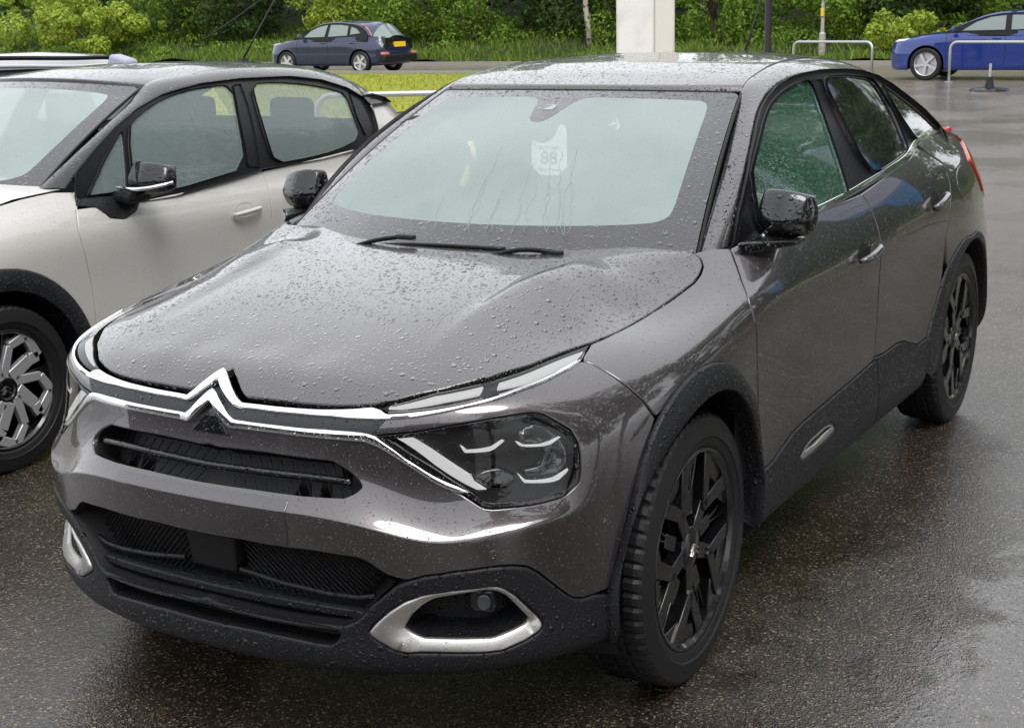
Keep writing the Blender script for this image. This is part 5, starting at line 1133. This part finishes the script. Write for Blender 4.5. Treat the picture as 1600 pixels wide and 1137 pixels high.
k_ = MB(); k_.box((-3.40, 0, .42), (.16, 1.66, .22)); bevel(k_.build('rear_bumper', 'dark_plastic', foc), .04)
for s in (1, -1):
    k_ = MB(); k_.box((-3.40, s * .70, .56), (.14, .24, .07)); bevel(k_.build('bumper_light', 'lens_pink', foc), .01)
panel('headlight', SF, np.array([(.62,.62),(1.0,.66),(1.12,.76),(.80,.74)]), 'lamp_far', foc, off=.006, gap=0, bev=.006, depth=.02, grid=.05, mirror=True)
PROF_A = [(-.30,.97),(-.60,1.10),(-.90,1.22),(-1.2,1.32),(-1.5,1.37),(-1.9,1.385),(-2.4,1.375),(-2.9,1.33),(-3.2,1.25),(-3.45,1.12),(-3.6,1.02)]
WIN_A = [('front_window', np.array([(-.72,1.03),(-1.0,1.21),(-1.3,1.31),(-1.6,1.34),(-1.62,1.04)])), ('rear_window', np.array([(-1.74,1.04),(-1.72,1.345),(-2.3,1.34),(-2.7,1.30),(-2.72,1.07)])), ('quarter_window', np.array([(-2.82,1.08),(-2.82,1.29),(-3.1,1.23),(-3.3,1.12)]))]
aud, SA, GA, vtA, uA = far_car('moving_car', 'bright blue saloon driving past behind the right-hand hoop barrier', (-29.8, -6.15, 0), R_(-90), 'paint_blue', 2.91, .92, 1.05, 1.86, 1.46, 1.0, PROF_A, WIN_A, .345, deck=.30)
panel('headlight', SA, np.array([(.60,.62),(1.0,.66),(1.10,.74),(.72,.72)]), 'lamp_far', aud, off=.006, gap=0, bev=.006, depth=.02, grid=.05, mirror=True)
panel('window_trim', GA, np.array([(-.60,.985),(-3.4,1.03),(-3.4,1.045),(-.60,1.005)]), 'chrome', aud, off=.008, gap=0, bev=.003, depth=.01, grid=.06, mirror=True)
k_ = MB(); k_.box((-1.7, .5, 1.50), (.08, .1, .05)); k_.box((-1.7, -.5, 1.50), (.08, .1, .05)); k_.box((-1.7, 0, 1.535), (.10, 1.25, .03)); k_.build('roof_bar', 'frame_black', aud)
PROF_E = [(-.20,1.00),(-.45,1.14),(-.70,1.27),(-.95,1.38),(-1.2,1.44),(-1.6,1.465),(-2.1,1.46),(-2.7,1.44),(-3.05,1.40),(-3.25,1.28),(-3.38,1.12)]
WIN_E = [('front_window', np.array([(-.60,1.07),(-.85,1.26),(-1.1,1.37),(-1.45,1.42),(-1.47,1.08)])), ('rear_window', np.array([(-1.58,1.08),(-1.57,1.42),(-2.2,1.415),(-2.4,1.40),(-2.42,1.10)])), ('quarter_window', np.array([(-2.52,1.11),(-2.50,1.39),(-2.95,1.36),(-3.15,1.18)]))]
PROF_E = [(x, z - .10) for x, z in PROF_E]; WIN_E = [(n_, w_ - [0, .10]) for n_, w_ in WIN_E]
eA = far_car('parked_car', 'dark grey estate with roof bars, roof showing behind the cream supermini', (-1.3, -5.75, 0), 0, 'paint_charcoal', 2.70, .88, .90, 1.80, 1.46, .93, PROF_E, WIN_E, .33, rails=True)
eB = far_car('parked_car', 'silver estate at the far left edge, beyond the dark grey estate', (-1.5, -8.45, 0), 0, 'paint_silver', 2.70, .88, .90, 1.80, 1.475, .93, PROF_E, WIN_E, .33, rails=True)
tube('aerial', np.array([(-3.9, 0, 1.50), (-4.3, 0, 1.66), (-4.75, 0, 1.86)]) - np.array([1.55 - 1.0, 0, 0]), [.006, .004, .003], 'dark_plastic', eA[0], 6)
# ---------------------------------------------------------------- materials of the place
def asphalt(name, wet):
    m = bpy.data.materials.new(name); m.use_nodes = True; t = m.node_tree; b = t.nodes['Principled BSDF']; MAT[name] = m
    tc = nd(t, 'ShaderNodeTexCoord'); L = t.links
    v = nd(t, 'ShaderNodeTexVoronoi'); v.inputs['Scale'].default_value = 190; L.new(tc.outputs['Object'], v.inputs['Vector'])
    n1 = nd(t, 'ShaderNodeTexNoise'); n1.inputs['Scale'].default_value = 260; n1.inputs['Detail'].default_value = 3; L.new(tc.outputs['Object'], n1.inputs['Vector'])
    n2 = nd(t, 'ShaderNodeTexNoise'); n2.inputs['Scale'].default_value = .55; n2.inputs['Detail'].default_value = 5; n2.inputs['Roughness'].default_value = .6; L.new(tc.outputs['Object'], n2.inputs['Vector'])
    n3 = nd(t, 'ShaderNodeTexNoise'); n3.inputs['Scale'].default_value = 6; n3.inputs['Detail'].default_value = 6; L.new(tc.outputs['Object'], n3.inputs['Vector'])
    sp = nd(t, 'ShaderNodeSeparateColor'); L.new(v.outputs['Color'], sp.inputs[0])
    cr = nd(t, 'ShaderNodeValToRGB'); e = cr.color_ramp.elements; e[0].position = 0; e[0].color = (.009, .0068, .0052, 1); e[1].position = .55; e[1].color = (.030, .0225, .0168, 1)
    for p, c in ((.82, (.058, .043, .031, 1)), (.94, (.105, .080, .058, 1)), (.99, (.24, .20, .16, 1))):
        x = e.new(p); x.color = c
    L.new(sp.outputs[0], cr.inputs[0])
    mx = nd(t, 'ShaderNodeMix', data_type='RGBA', blend_type='MULTIPLY'); mx.inputs[0].default_value = .6; L.new(cr.outputs[0], mx.inputs[6])
    c3_ = nd(t, 'ShaderNodeValToRGB'); c3_.color_ramp.elements[0].color = (.55, .52, .5, 1); c3_.color_ramp.elements[0].position = .3; c3_.color_ramp.elements[1].color = (1.25, 1.2, 1.15, 1); c3_.color_ramp.elements[1].position = .7
    L.new(n3.outputs[0], c3_.inputs[0]); L.new(c3_.outputs[0], mx.inputs[7]); L.new(mx.outputs[2], b.inputs['Base Color'])
    # film of standing water
    w = nd(t, 'ShaderNodeMapRange'); w.inputs[1].default_value = .38; w.inputs[2].default_value = .54; L.new(n2.outputs[0], w.inputs[0])
    # a long puddle beside the grey car
    sq = nd(t, 'ShaderNodeVectorMath', operation='SUBTRACT'); L.new(tc.outputs['Object'], sq.inputs[0]); sq.inputs[1].default_value = (.2, 2.6, 0)
    sm = nd(t, 'ShaderNodeVectorMath', operation='MULTIPLY'); L.new(sq.outputs[0], sm.inputs[0]); sm.inputs[1].default_value = (.28, .62, 0); ln_ = nd(t, 'ShaderNodeVectorMath', operation='LENGTH'); L.new(sm.outputs[0], ln_.inputs[0])
    pd = nd(t, 'ShaderNodeMapRange'); pd.inputs[1].default_value = 1.30; pd.inputs[2].default_value = .75; L.new(math_(t, 'ADD', ln_.outputs[1], math_(t, 'MULTIPLY', math_(t, 'SUBTRACT', n3.outputs[0], .5), .9)), pd.inputs[0])
    wet_f = math_(t, 'MAXIMUM', math_(t, 'MULTIPLY', w.outputs[0], wet * .8), pd.outputs[0])
    rg = nd(t, 'ShaderNodeMapRange'); rg.inputs[3].default_value = .17; rg.inputs[4].default_value = .05; L.new(wet_f, rg.inputs[0]); L.new(rg.outputs[0], b.inputs['Roughness'])
    hgt = math_(t, 'MULTIPLY', math_(t, 'ADD', math_(t, 'MULTIPLY', v.outputs['Distance'], 1.0), math_(t, 'MULTIPLY', n1.outputs[0], .5)), math_(t, 'SUBTRACT', 1.0, math_(t, 'MULTIPLY', wet_f, .90)))
    bp = nd(t, 'ShaderNodeBump'); bp.inputs['Strength'].default_value = .55; bp.inputs['Distance'].default_value = .006; L.new(hgt, bp.inputs['Height'])
    rp = nd(t, 'ShaderNodeTexNoise'); rp.inputs['Scale'].default_value = 55; rp.inputs['Detail'].default_value = 2; L.new(tc.outputs['Object'], rp.inputs['Vector'])
    b2 = nd(t, 'ShaderNodeBump'); b2.inputs['Strength'].default_value = .20; b2.inputs['Distance'].default_value = .006; L.new(rp.outputs[0], b2.inputs['Height']); L.new(bp.outputs[0], b2.inputs['Normal'])
    L.new(b2.outputs[0], b.inputs['Normal']); b.inputs['IOR'].default_value = 1.55; L.new(math_(t, 'ADD', .5, math_(t, 'MULTIPLY', wet_f, .5)), b.inputs['Specular IOR Level'])
    # sky sheen on the far asphalt, painted in as a paler base colour
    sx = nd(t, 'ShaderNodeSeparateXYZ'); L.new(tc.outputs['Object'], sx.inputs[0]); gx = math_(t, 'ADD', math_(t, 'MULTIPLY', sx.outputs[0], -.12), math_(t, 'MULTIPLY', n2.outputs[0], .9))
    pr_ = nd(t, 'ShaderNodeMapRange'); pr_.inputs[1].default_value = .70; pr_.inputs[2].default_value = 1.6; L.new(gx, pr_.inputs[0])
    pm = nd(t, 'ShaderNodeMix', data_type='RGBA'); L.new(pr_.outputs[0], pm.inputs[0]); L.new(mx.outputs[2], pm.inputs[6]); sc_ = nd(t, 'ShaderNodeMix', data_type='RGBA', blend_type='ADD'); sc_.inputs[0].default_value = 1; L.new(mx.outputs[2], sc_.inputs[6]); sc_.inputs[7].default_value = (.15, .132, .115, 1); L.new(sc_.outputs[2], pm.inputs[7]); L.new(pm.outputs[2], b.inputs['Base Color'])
    return m
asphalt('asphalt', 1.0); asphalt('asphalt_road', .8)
def leafmat(name, a, b_, rough=.45, tr=.25):
    m = bpy.data.materials.new(name); m.use_nodes = True; t = m.node_tree; b = t.nodes['Principled BSDF']; MAT[name] = m
    oi = nd(t, 'ShaderNodeNewGeometry'); r = nd(t, 'ShaderNodeValToRGB'); r.color_ramp.elements[0].color = (*a, 1); r.color_ramp.elements[1].color = (*b_, 1)
    t.links.new(oi.outputs['Random Per Island'], r.inputs[0]); t.links.new(r.outputs[0], b.inputs['Base Color']); b.inputs['Roughness'].default_value = .65; b.inputs['Specular IOR Level'].default_value = .25
    tl = nd(t, 'ShaderNodeBsdfTranslucent'); t.links.new(r.outputs[0], tl.inputs[0]); mx = nd(t, 'ShaderNodeMixShader'); mx.inputs[0].default_value = tr
    t.links.new(b.outputs[0], mx.inputs[1]); t.links.new(tl.outputs[0], mx.inputs[2]); t.links.new(mx.outputs[0], t.nodes['Material Output'].inputs[0]); return m
leafmat('leaf_bright', (.17, .25, .022), (.38, .46, .06)); leafmat('leaf_mid', (.07, .15, .016), (.21, .32, .035)); leafmat('leaf_wood', (.035, .07, .014), (.13, .21, .032)); leafmat('leaf_dark', (.018, .04, .012), (.08, .14, .026)); leafmat('grass_blade', (.08, .15, .018), (.19, .27, .04)); leafmat('grass_lawn', (.19, .25, .012), (.38, .41, .022))
mat('bark', (.075, .055, .038), .9, grain=(30, .8, .02), speck=(6, (.14, .11, .08), .45, .65)); mat('birch_bark', (.42, .37, .30), .8, grain=(25, .6, .01), speck=(9, (.05, .04, .035), .52, .60))
mat('soil', (.06, .045, .03), .95, grain=(8, .8, .05), speck=(3, (.03, .05, .015), .45, .6)); mat('turf', (.17, .215, .016), .9, grain=(40, .6, .02), speck=(1.6, (.30, .26, .02), .45, .62)); mat('bank_soil', (.022, .042, .010), .95, grain=(8, .8, .08), speck=(2, (.03, .03, .012), .45, .62))
mat('galvanised', (.50, .52, .52), .38, .7, grain=(60, .2, .002)); mat('pylon_white', (.78, .77, .72), .4, coat=.3, speck=(2.2, (.62, .61, .56), .50, .72)); mat('pylon_cream', (.70, .68, .60), .35, coat=.4); mat('pole_black', (.012, .012, .014), .35)
mat('concrete', (.30, .28, .25), .85, grain=(40, .5, .01)); mat('post_grey', (.42, .42, .40), .5, .3, speck=(7, (.30, .16, .12), .58, .66)); mat('sign_yellow', (.80, .50, .02), .5); mat('blocker_wall', (.16, .16, .165), .6); mat('window_dark', (.02, .025, .03), .08); mat('bag_lilac', (.36, .37, .47), .8)
# ---------------------------------------------------------------- ground, road, verges (the road runs along y, far behind)
def sheet(name, x0, x1, y0, y1, z, m, nx=2, ny=2, fn=None):
    xs, ys = np.linspace(x0, x1, nx), np.linspace(y0, y1, ny); V = [(x, y, z + (fn(x, y) if fn else 0)) for x in xs for y in ys]
    o = mk(name, V, [(i * ny + j, (i + 1) * ny + j, (i + 1) * ny + j + 1, i * ny + j + 1) for i in range(nx - 1) for j in range(ny - 1)], m); setp(o, kind='structure'); return o
sheet('ground', -200, 60, -150, 120, -.012, 'soil')
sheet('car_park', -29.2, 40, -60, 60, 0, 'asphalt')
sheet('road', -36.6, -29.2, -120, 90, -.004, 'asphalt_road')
KERB = MB(); KERB.box((-36.7, -15, .05), (.18, 150, .14)); setp(KERB.build('kerb', 'concrete'), kind='structure')
K2 = MB(); K2.box((-31.0, -36.0, .04), (.14, 48, .12)); setp(K2.build('kerb', 'concrete'), kind='structure')
rng = random.Random(4)
def bank_h(x, y): 
    t = min(1, max(0, (-36.8 - x) / 6.5)); return .12 + 1.05 * t * t * (3 - 2 * t) + 4.2 * min(1, max(0, (-43.5 - x) / 10)) + .10 * math.sin(y * .7 + x) + .06 * math.sin(y * 2.3)
sheet('bank', -60, -36.8, -70, 60, 0, 'bank_soil', 40, 120, bank_h)
verge = sheet('verge', -30.9, -13.5, -60, -12.2, .012, 'turf')
# ---------------------------------------------------------------- planting
def blades(name, n, pos, size, m, rnd, tilt=.5, parent=None, wf=.10):
    V = []; F = []
    for i in range(n):
        x, y, z = pos(rnd); h = size * rnd.uniform(.5, 1.3); a = rnd.uniform(0, 6.28); w = h * wf; dx, dy = math.cos(a) * w, math.sin(a) * w; lx, ly = rnd.uniform(-tilt, tilt) * h, rnd.uniform(-tilt, tilt) * h
        k = len(V); V += [(x - dx, y - dy, z), (x + dx, y + dy, z), (x + lx * .4 + dx * .6, y + ly * .4 + dy * .6, z + h * .6), (x + lx, y + ly, z + h)]; F += [(k, k + 1, k + 2), (k, k + 2, k + 3)]
    return mk(name, V, F, m, parent, False)
def leaves(name, blobs, n, size, m, seed, parent=None, flat=.6, shell=.55):
    """leaf-sized faces through a set of ellipsoid clumps ((x, y, z), (rx, ry, rz))"""
    r = np.random.RandomState(seed); w = np.array([b[1][0] * b[1][1] * b[1][2] for b in blobs]) ** .67; w /= w.sum(); idx = r.choice(len(blobs), n, p=w)
    d = r.normal(size=(n, 3)); d /= np.linalg.norm(d, axis=1, keepdims=True); rad = shell + (1.05 - shell) * r.rand(n) ** .6
    c = np.array([b[0] for b in blobs])[idx]; R3 = np.array([b[1] for b in blobs])[idx]; P = c + d * R3 * rad[:, None]
    nrm = d + r.normal(size=(n, 3)) * flat; nrm /= np.linalg.norm(nrm, axis=1, keepdims=True)
    a = np.cross(nrm, r.normal(size=(n, 3))); a /= np.linalg.norm(a, axis=1, keepdims=True); b = np.cross(nrm, a); s = size * (.55 + .9 * r.rand(n))[:, None]
    V = np.stack([P - a * s, P + b * s * .55 - a * s * .1, P + a * s, P - b * s * .55 - a * s * .1], 1).reshape(-1, 3)
    return mk(name, V, np.arange(4 * n).reshape(n, 4), m, parent, False)
def clumps(rnd, n, sx, sy, sz, r0, r1, z0=0.0):
    B = []
    for i in range(n):
        a = rnd.uniform(0, 6.28); q = math.sqrt(rnd.random()); r = rnd.uniform(r0, r1); B.append(((math.cos(a) * q * sx, math.sin(a) * q * sy, z0 + rnd.uniform(.1, 1) * sz), (r, r * rnd.uniform(.8, 1.2), r * rnd.uniform(.65, 1.0))))
    return B
def limb(p, q, r0, r1, rnd, n=7, wob=.06):
    p, q = np.array(p, float), np.array(q, float); P = [p + (q - p) * t + np.array([rnd.uniform(-wob, wob), rnd.uniform(-wob, wob), 0]) * math.sin(math.pi * t) for t in np.linspace(0, 1, n)]
    return np.array(P), np.linspace(r0, r1, n)
def shrub(label, x, y, w, h, m, seed, n=3500, size=.055, dense=14):
    rnd = random.Random(seed); b = empty('bush', (x, y, bank_h(x, y) - .05 if x < -36.8 else 0)); setp(b, label, 'bush', 'bushes on the roadside bank')
    leaves('foliage', clumps(rnd, dense + 14, w * .42, w * .6, h * .8, h * .07, h * .28), n, size, m, seed, b)
    mb = None; V = []
    st = MB()
    for i in range(5):
        a = rnd.uniform(0, 6.28); st.bar((math.cos(a) * .1, math.sin(a) * .1, 0), (math.cos(a) * w * .3, math.sin(a) * w * .4, h * rnd.uniform(.5, .85)), .03, .03)
    st.build('stems', 'bark', b); return b
def tree(label, x, y, H, crown_r, trunk_r, m, seed, n=5000, size=.09, bark='bark', z=None, cz=None, lean=(0, 0), group='trees on the bank', dense=16):
    rnd = random.Random(seed); t = empty('tree', (x, y, (bank_h(x, y) - .05 if x < -36.8 else 0) if z is None else z)); setp(t, label, 'tree', group)
    top = (lean[0], lean[1], H * .8); P, r = limb((0, 0, -.05), top, trunk_r, trunk_r * .35, rnd, 10, .12); tube('trunk', P, r, bark, t, 9)
    z0 = cz if cz is not None else H * .4
    lb = MB()
    for i in range(7):
        p = P[rnd.randint(4, 8)]; a = rnd.uniform(0, 6.28); q = p + np.array([math.cos(a) * crown_r * .8, math.sin(a) * crown_r * .8, rnd.uniform(.3, 1.2)]); lb.bar(p, q, trunk_r * .45, trunk_r * .4)
    lb.build('limbs', bark, t)
    leaves('crown', [((c[0] + lean[0] * .8, c[1] + lean[1] * .8, c[2]), r_) for c, r_ in clumps(rnd, dense, crown_r * .8, crown_r * .8, H - z0, crown_r * .26, crown_r * .45, z0)], n, size, m, seed + 7, t); return t
shrub('big pale lime bush at the top left corner', -38.9, -40.6, 4.6, 2.0, 'leaf_bright', 11, 9000, .075, 22)
shrub('tall lime bush on the bank at the very left edge', -40.6, -44.8, 4.4, 2.8, 'leaf_bright', 31, 8000, .075, 22)
shrub('lime green bush behind the big pale bush', -41.4, -39.4, 4.4, 3.0, 'leaf_mid', 32, 8000, .075, 22)
shrub('yellow-green bush above the bonnet of the navy car', -40.2, -30.6, 2.4, 2.3, 'leaf_bright', 12, 4500, .06)
shrub('dark shady bush right of the big lime bush', -41.0, -35.6, 4.2, 2.6, 'leaf_dark', 13, 7000, .07, 18)
shrub('mid green bush behind the roof of the navy car', -40.4, -27.4, 3.4, 2.3, 'leaf_mid', 14, 6000, .06, 18)
shrub('bright green bush at the tail of the navy car', -39.9, -24.2, 2.6, 2.2, 'leaf_mid', 15, 5000, .06)
shrub('dark bush between the navy car and the birch trunk', -41.4, -21.2, 3.6, 2.5, 'leaf_dark', 16, 6000, .07, 18)
shrub('green bush left of the white pylon', -40.6, -18.6, 2.8, 2.0, 'leaf_mid', 17, 5000, .06)
shrub('olive bush between the pylon and the black pole', -40.2, -15.4, 2.6, 2.4, 'leaf_mid', 18, 5000, .06)
shrub('leafy bush behind the grey marker post', -40.0, -12.4, 2.8, 2.3, 'leaf_mid', 19, 5500, .06)
shrub('dark bush between marker post and blue car', -41.2, -9.6, 3.2, 2.5, 'leaf_dark', 20, 6000, .07, 18)
shrub('low bright bush just in front of the blue car bonnet', -38.6, -9.0, 2.2, 1.3, 'leaf_bright', 21, 4000, .055)
shrub('brownish twiggy bush above the blue car roof', -41.0, -5.8, 3.4, 2.7, 'leaf_mid', 22, 5000, .06)
for i, (x, y, H, cr, tr, m, lab) in enumerate(((-42.2, -36.0, 11, 3.0, .16, 'leaf_dark', 'tree with dark trunk behind the shady bush'), (-41.6, -31.6, 11, 3.0, .17, 'leaf_mid', 'tree with brown trunk above the yellow-green bush'), (-42.0, -26.0, 11, 3.0, .15, 'leaf_mid', 'tree standing directly behind the navy car'),
        (-42.4, -22.4, 11, 3.0, .16, 'leaf_dark', 'tree left of the pale birch trunk'), (-42.3, -16.6, 11, 3.0, .16, 'leaf_mid', 'tree behind the white pylon'), (-42.2, -11.6, 11, 3.0, .14, 'leaf_dark', 'tree behind the grey marker post'), (-42.4, -7.6, 11, 3.0, .17, 'leaf_mid', 'tree behind the blue car bonnet'), (-42.0, -3.4, 11, 3.0, .15, 'leaf_mid', 'tree at the top right corner'))):
    tree(lab, x, y, H, cr, tr, m, 40 + i, 8500, .11, cz=1.2)
tree('slim birch with pale peeling trunk left of the pylon', -39.6, -19.7, 7, 1.8, .10, 'leaf_mid', 60, 3500, .07, 'birch_bark', cz=2.6, lean=(0, -.5))
wd = leaves('woodland', [((-46 - rng.random() * 3, y, 1.6 + rng.random() * 9), (2.0, 2.0, 2.4)) for y in np.arange(-56, 26, 1.6)] + [((-45 - rng.random() * 2, y, 1.0), (1.6, 1.6, 1.2)) for y in np.arange(-56, 26, 1.6)], 84000, .19, 'leaf_wood', 5); setp(wd, 'dark woodland filling the gaps behind the bank bushes', 'woodland', kind='stuff')
trunks = None
ug = leaves('undergrowth', [((x_, y_, bank_h(x_, y_) + .05), (.55, .8, .32)) for x_, y_ in [(-38.3 - 4.5 * rng.random(), rng.uniform(-48, 16)) for _ in range(190)]], 56000, .055, 'leaf_mid', 77); setp(ug, 'low leafy undergrowth covering the roadside bank', 'undergrowth', kind='stuff')
g1_ = blades('bank_grass', 32000, lambda r: (lambda x, y: (x, y, bank_h(x, y) - .02))(-36.9 - 6.0 * r.random() ** 1.4, r.uniform(-48, 16)), .24, 'grass_blade', random.Random(2), .6); setp(g1_, 'long green grass growing on the roadside bank', 'grass', kind='stuff')
g2_ = blades('verge_grass', 16000, lambda r: (r.uniform(-30.8, -16), r.uniform(-34, -12.4), .01), .07, 'grass_lawn', random.Random(3), .5, wf=.16); setp(g2_, 'short yellow-green grass of the verge beyond the parked cars', 'grass', kind='stuff')
# ---------------------------------------------------------------- street furniture
def hoop(label, p, q, h, r=.03, name='hoop_barrier'):
    p, q = np.array(p, float), np.array(q, float); d = (q - p) / np.linalg.norm(q - p); R = .16; o = empty(name, p.tolist()); setp(o, label, 'barrier', 'galvanised hoop barriers')
    P = [np.zeros(3), np.array([0, 0, h - R])] + [np.array([0, 0, h - R]) + d * R * (1 - math.cos(a)) + np.array([0, 0, R * math.sin(a)]) for a in np.linspace(.2, math.pi / 2, 7)]
    L = q - p; P2 = [L - x * [1, 1, 1] + np.array([0, 0, 2 * x[2]]) for x in P[::-1]]
    tube('hoop', np.array(P + P2), r, 'galvanised', o, 10)
    for e, b in ((np.zeros(3), 0), (L, 1)):
        k = MB(); k.box(e + [0, 0, .006], (.14, .14, .012)); k.build('base_plate', 'galvanised', o)
    return o
def gpt(px, py): pass
hoop('galvanised hoop barrier just right of the grey car roof', (-30.45, -9.65, 0), (-29.7, -7.55, 0), .80)
hoop('galvanised hoop barrier in front of the blue car', (-28.35, -5.5, 0), (-27.6, -3.0, 0), .82)
hoop('galvanised hoop barrier on the verge behind the cream car', (-9.2, -7.35, 0), (-9.9, -6.0, 0), .84)
py = empty('sign_pylon', (-18.57, -7.93, 0), R_(22)); setp(py, 'tall plain white sign pylon rising behind the grey car', 'pylon')
a = MB(); a.box((0, -.16, 3.0), (.32, .60, 6.0)); bevel(a.build('front_panel', 'pylon_white', py), .04, 3)
a = MB(); a.prism([(-.13, .14), (.14, .14), (.14, .46), (-.13, .46)], 0, 6.0, lambda x, y, h: (x, y - .10 * math.cos(h * .9) * 0, h)); bevel(a.build('side_panel', 'pylon_cream', py), .03, 3)
a = MB(); a.box((0, 0, .05), (.6, 1.2, .1)); a.build('plinth', 'concrete', py)
bp_ = empty('lamp_post', (-21.19, -6.85, 0)); setp(bp_, 'slim black post rising behind the grey car roof', 'post'); a = MB(); a.lathe([(.08, 0), (.08, .5), (.062, .55), (.058, 5.0), (.03, 5.02)], (0, 0, 0), 'z', 16); a.build('shaft', 'pole_black', bp_); a = MB(); a.box((0, 0, .02), (.26, .26, .04)); a.build('base_plate', 'pole_black', bp_)
mp_ = empty('marker_post', (-38.4, -11.6, bank_h(-38.4, -11.6) - .1)); setp(mp_, 'thin grey post with yellow tag and white box on top', 'post')
a = MB(); a.lathe([(.10, 0), (.10, .75), (.055, .80), (.05, 1.75)], (0, 0, 0), 'z', 12); a.build('shaft', 'post_grey', mp_); a = MB(); a.box((.055, 0, 1.35), (.02, .09, .22)); a.build('yellow_tag', 'sign_yellow', mp_); a = MB(); a.box((.02, 0, 1.78), (.14, .24, .14)); bevel(a.build('white_box', 'paper', mp_), .01)
fb_ = empty('flag_base', (-25.3, -4.0, 0)); setp(fb_, 'black plastic flag base with short stub pole on the asphalt', 'flag base')
a = MB(); a.lathe([(.001, .075), (.10, .07), (.30, .05), (.36, .03), (.37, 0)], (0, 0, 0), 'z', 28); a.build('foot', 'gloss_black', fb_)
a = MB(); a.lathe([(.10, .05), (.075, .14), (.055, .22), (.05, .26)], (0, 0, 0), 'z', 16); a.build('socket', 'black_plastic', fb_); a = MB(); a.lathe([(.026, .2), (.026, .50), (.001, .505)], (0, 0, 0), 'z', 12); a.build('stub_pole', 'galvanised', fb_)
bg_ = MB(); bg_.box((0, 0, .07), (.13, .20, .12), [[1, 0, 0], [0, .97, .24], [0, -.24, .97]], taper=.82); o = bevel(bg_.build('cloth_bag', 'bag_lilac', None), .022, 3); o.location = (-3.98, -4.90, 1.295); setp(o, 'pale lilac cloth bundle on the roof of the dark grey estate', 'bag')
# paper tag behind the screen of the grey car
def text_mesh(name, s, size, m, parent, loc=(0, 0, 0)):
    c = bpy.data.curves.new(name, 'FONT'); c.body = s; c.size = size; c.align_x = 'CENTER'; c.align_y = 'CENTER'; c.extrude = .0004; t = bpy.data.objects.new(name, c); COL.objects.link(t)
    dg = bpy.context.evaluated_depsgraph_get(); me = bpy.data.meshes.new_from_object(t.evaluated_get(dg)); bpy.data.objects.remove(t); me.materials.clear(); me.materials.append(MAT[m]); o = bpy.data.objects.new(name, me); COL.objects.link(o); o.parent = parent; o.location = loc; return o
tag = empty('paper_tag', (-.80, .017, 1.222), R_(10)); setp(tag, 'white hanging paper tag reading 88 inside the grey car windscreen', 'tag')
cd = chaikin_line(np.array([(-.058, -.062), (.058, -.062), (.058, .05), (.058, .085), (.035, .098), (.015, .05), (-.02, .035), (-.045, .042), (-.058, .05)]), 1, True)
a = MB(); a.prism([tuple(p) for p in cd], 0, .0012, lambda x, y, h: (h, x, y)); a.build('card', 'paper', tag, smooth=False)
for nm_, tx, sz, yy_ in (('number', '88', .056, -.010), ('header', 'OCTOBER', .015, .022), ('footer', 'Expert Advice', .012, -.044)):
    t_ = text_mesh(nm_, tx, sz, 'ink', tag, (.002, 0, yy_)); t_.rotation_euler = (math.pi / 2, 0, math.pi / 2)
tube('hazard_tape', smooth_curve([(-.92, -.348, 1.243), (-.92, -.337, 1.195), (-.92, -.351, 1.146), (-.92, -.38, 1.099)], 12), .015, 'yellow_tape', car, 8)
# ---------------------------------------------------------------- unseen trees and flags, and an added block, that show in the paint and glass
for i, y in enumerate(np.arange(-22, 19, 3.4)):
    ORD = ['first', 'second', 'third', 'fourth', 'fifth', 'sixth', 'seventh', 'eighth', 'ninth', 'tenth', 'eleventh', 'twelfth', 'thirteenth'][::-1]
    tree(ORD[i] + ' tree from the showroom in the row mirrored in the grey car', -13 + y * 1.05, 8.0 + (i % 2) * 1.2, 10, 2.9, .2, 'leaf_dark', 90 + i, 2600, .17, cz=.4, z=0, group='tree row along the right-hand side', dense=20)
mat('flag_pale', (.50, .50, .66), .7); mat('flag_blue', (.01, .22, .50), .7)
for lab, (fx_, fy_), rz in (('pale feather flag with blue lower half, nearer the grey car', (-8.1, 3.95), .4), ('pale feather flag with blue lower half, further from the grey car', (-9.3, 2.95), .9)):
    f_ = empty('feather_flag', (fx_, fy_, 0), rz); setp(f_, lab + ', mirrored in its side', 'flag', 'feather flags by the parked cars')
    tube('pole', smooth_curve([(0, 0, 0), (0, 0, 2.2), (.05, 0, 3.2), (.25, 0, 3.65), (.55, 0, 3.75)], 20), .014, 'pole_black', f_, 6)
    for nm_, z0, z1, m_ in (('upper_cloth', 2.55, 3.70, 'flag_pale'), ('lower_cloth', 1.30, 2.55, 'flag_blue')):
        P = np.zeros((14, 10, 3))
        for i_, z_ in enumerate(np.linspace(z0, z1, 14)):
            w_ = .42 * min(1, .35 + (z_ - 1.3)) * (1 if z_ < 3.3 else max(.55, 1 - (z_ - 3.3)))
            x0_ = .02 + max(0, z_ - 3.2) * .45
            for j_, t_ in enumerate(np.linspace(0, 1, 10)): P[i_, j_] = (x0_ + t_ * w_, .05 * math.sin(t_ * 5 + z_ * 2), z_)
        grid_mesh(nm_, P, m_, f_, False, .004)
    a = MB(); a.lathe([(.001, .06), (.28, .04), (.30, 0)], (0, 0, 0), 'z', 20); a.build('foot', 'gloss_black', f_)
sh = empty('blocker', (15, -4, 0)); setp(sh, 'long low grey showroom added behind the photographer to keep sky off the car front', 'added building')  # unseen block, added so the front paint mirrors something darker than sky
a = MB(); a.box((3, 0, 2.1), (6, 34, 4.2)); a.build('wall', 'blocker_wall', sh); a = MB(); a.box((2.9, 0, 4.35), (6.8, 34.6, .3)); a.build('roof', 'pole_black', sh)
for i in range(8):
    a = MB(); a.box((-.02, -15 + i * 4.2, 1.7), (.06, 3.6, 2.9)); a.build('window', 'window_dark', sh)
